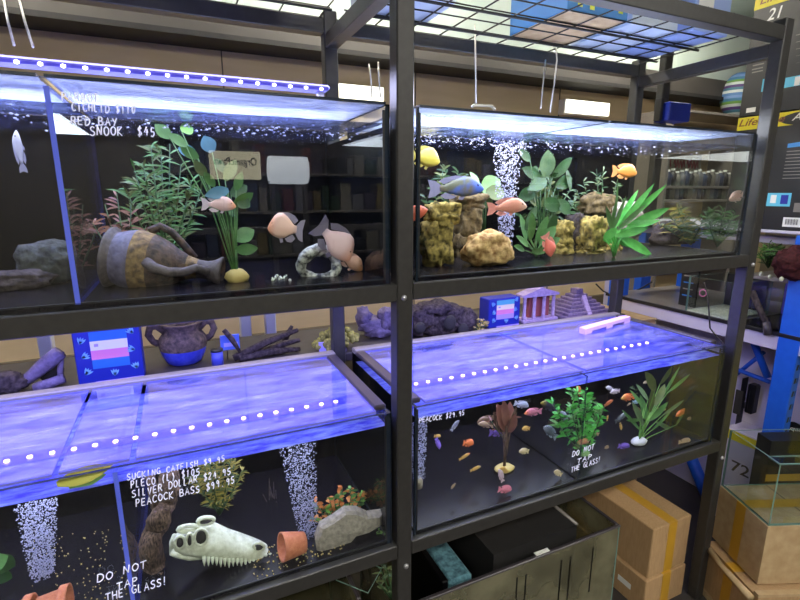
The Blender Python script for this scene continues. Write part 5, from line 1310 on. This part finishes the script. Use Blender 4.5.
# bottle rows seen through the right end of the upper right tank
a=at(655,196,y=1.7); e=at(728,184,y=1.7); x0,x1=a.x,e.x; zr=[at(690,v,y=1.7).z for v in (199,186)]
t=thing('bottle_shelving','wall shelving holding bottle rows behind the right end of the rack','shelving',((x0+x1)/2,1.7,0))
for x in (x0-.04,x1): mk('side_panel',MB().bbox((x,1.6,0),(x+.03,1.9,zr[1]+.3),.003),M['rim'],t)
for z in (.5,.95,zr[0]-.001,zr[1]-.001): mk('shelf_board',MB().bbox((x0-.01,1.6,z-.02),(x1,1.9,z),.003),M['rim'],t)
ORD='first second third fourth fifth sixth seventh eighth ninth tenth eleventh twelfth thirteenth fourteenth fifteenth sixteenth'.split()
for ri,z in enumerate(zr):
    for i in range(16):
        x=x0+.04+(x1-x0-.08)*i/15; c=(x,1.68,z)
        t=thing('bottle','small bottle, %s from the left in the %s row of the wall shelving'%(ORD[i],('lower','upper')[ri]),'bottle',c,'bottles on the wall shelving')
        cc=[goods[1],goods[6],goods[2],goods[7]][(i*3+ri)%4]
        h=.11+.01*((i*7)%3); mk('body',MB().lathe([(0,0),(.028,0),(.028,h*.7),(.012,h*.82),(.012,h*.9),(0,h*.9)],c,(0,0,1),12),cc,t); mk('cap',MB().lathe([(.013,h*.88),(.014,h),(0,h)],c,(0,0,1),10),M['ink_white'],t)

zt_=at(736,119,y=1.75).z; xb_=at(738,100,y=1.75).x
mk('top_board',MB().bbox((x0-.04,1.6,zt_-.02),(xb_+.3,1.9,zt_),.003),M['rim'],bpy.data.objects['bottle_shelving'])
for x in (x0-.04,xb_+.27): mk('side_panel',MB().bbox((x,1.6,zr[1]+.301 if x<x1 else 0),(x+.03,1.9,zt_-.02),.003),M['rim'],bpy.data.objects['bottle_shelving'])
rb=mpp(738,98,1.75)*22
t=thing('striped_ball','round striped cushion on the shelving left of the black cartons','cushion',(xb_,1.75,zt_))
mk('cover',MB().blob((xb_,1.75,zt_+rb*1.0),(rb*.8,rb*.7,rb),2,.03,1,3),M['stripes'],t)
# ------------------------------------------------------------------ camera & render settings
cam=bpy.data.cameras.new('camera'); cam.sensor_width=36; cam.lens=F/800*36; cam.clip_start=.02
co=bpy.data.objects.new('camera',cam); col.objects.link(co)
co.matrix_world=Matrix(((RT.x,UP.x,-FW.x,CAM.x),(RT.y,UP.y,-FW.y,CAM.y),(RT.z,UP.z,-FW.z,CAM.z),(0,0,0,1)))
sc=bpy.context.scene; sc.camera=co
w=bpy.data.worlds.new('world'); sc.world=w; w.use_nodes=True
w.node_tree.nodes['Background'].inputs[0].default_value=(.9,.95,1,1); w.node_tree.nodes['Background'].inputs[1].default_value=.3
sc.view_settings.view_transform='Standard'; sc.view_settings.exposure=0
sc.cycles.transparent_max_bounces=24; sc.cycles.max_bounces=10; sc.cycles.use_denoising=True
sc.cycles.caustics_reflective=False; sc.cycles.caustics_refractive=False
sc.cycles.sample_clamp_indirect=6
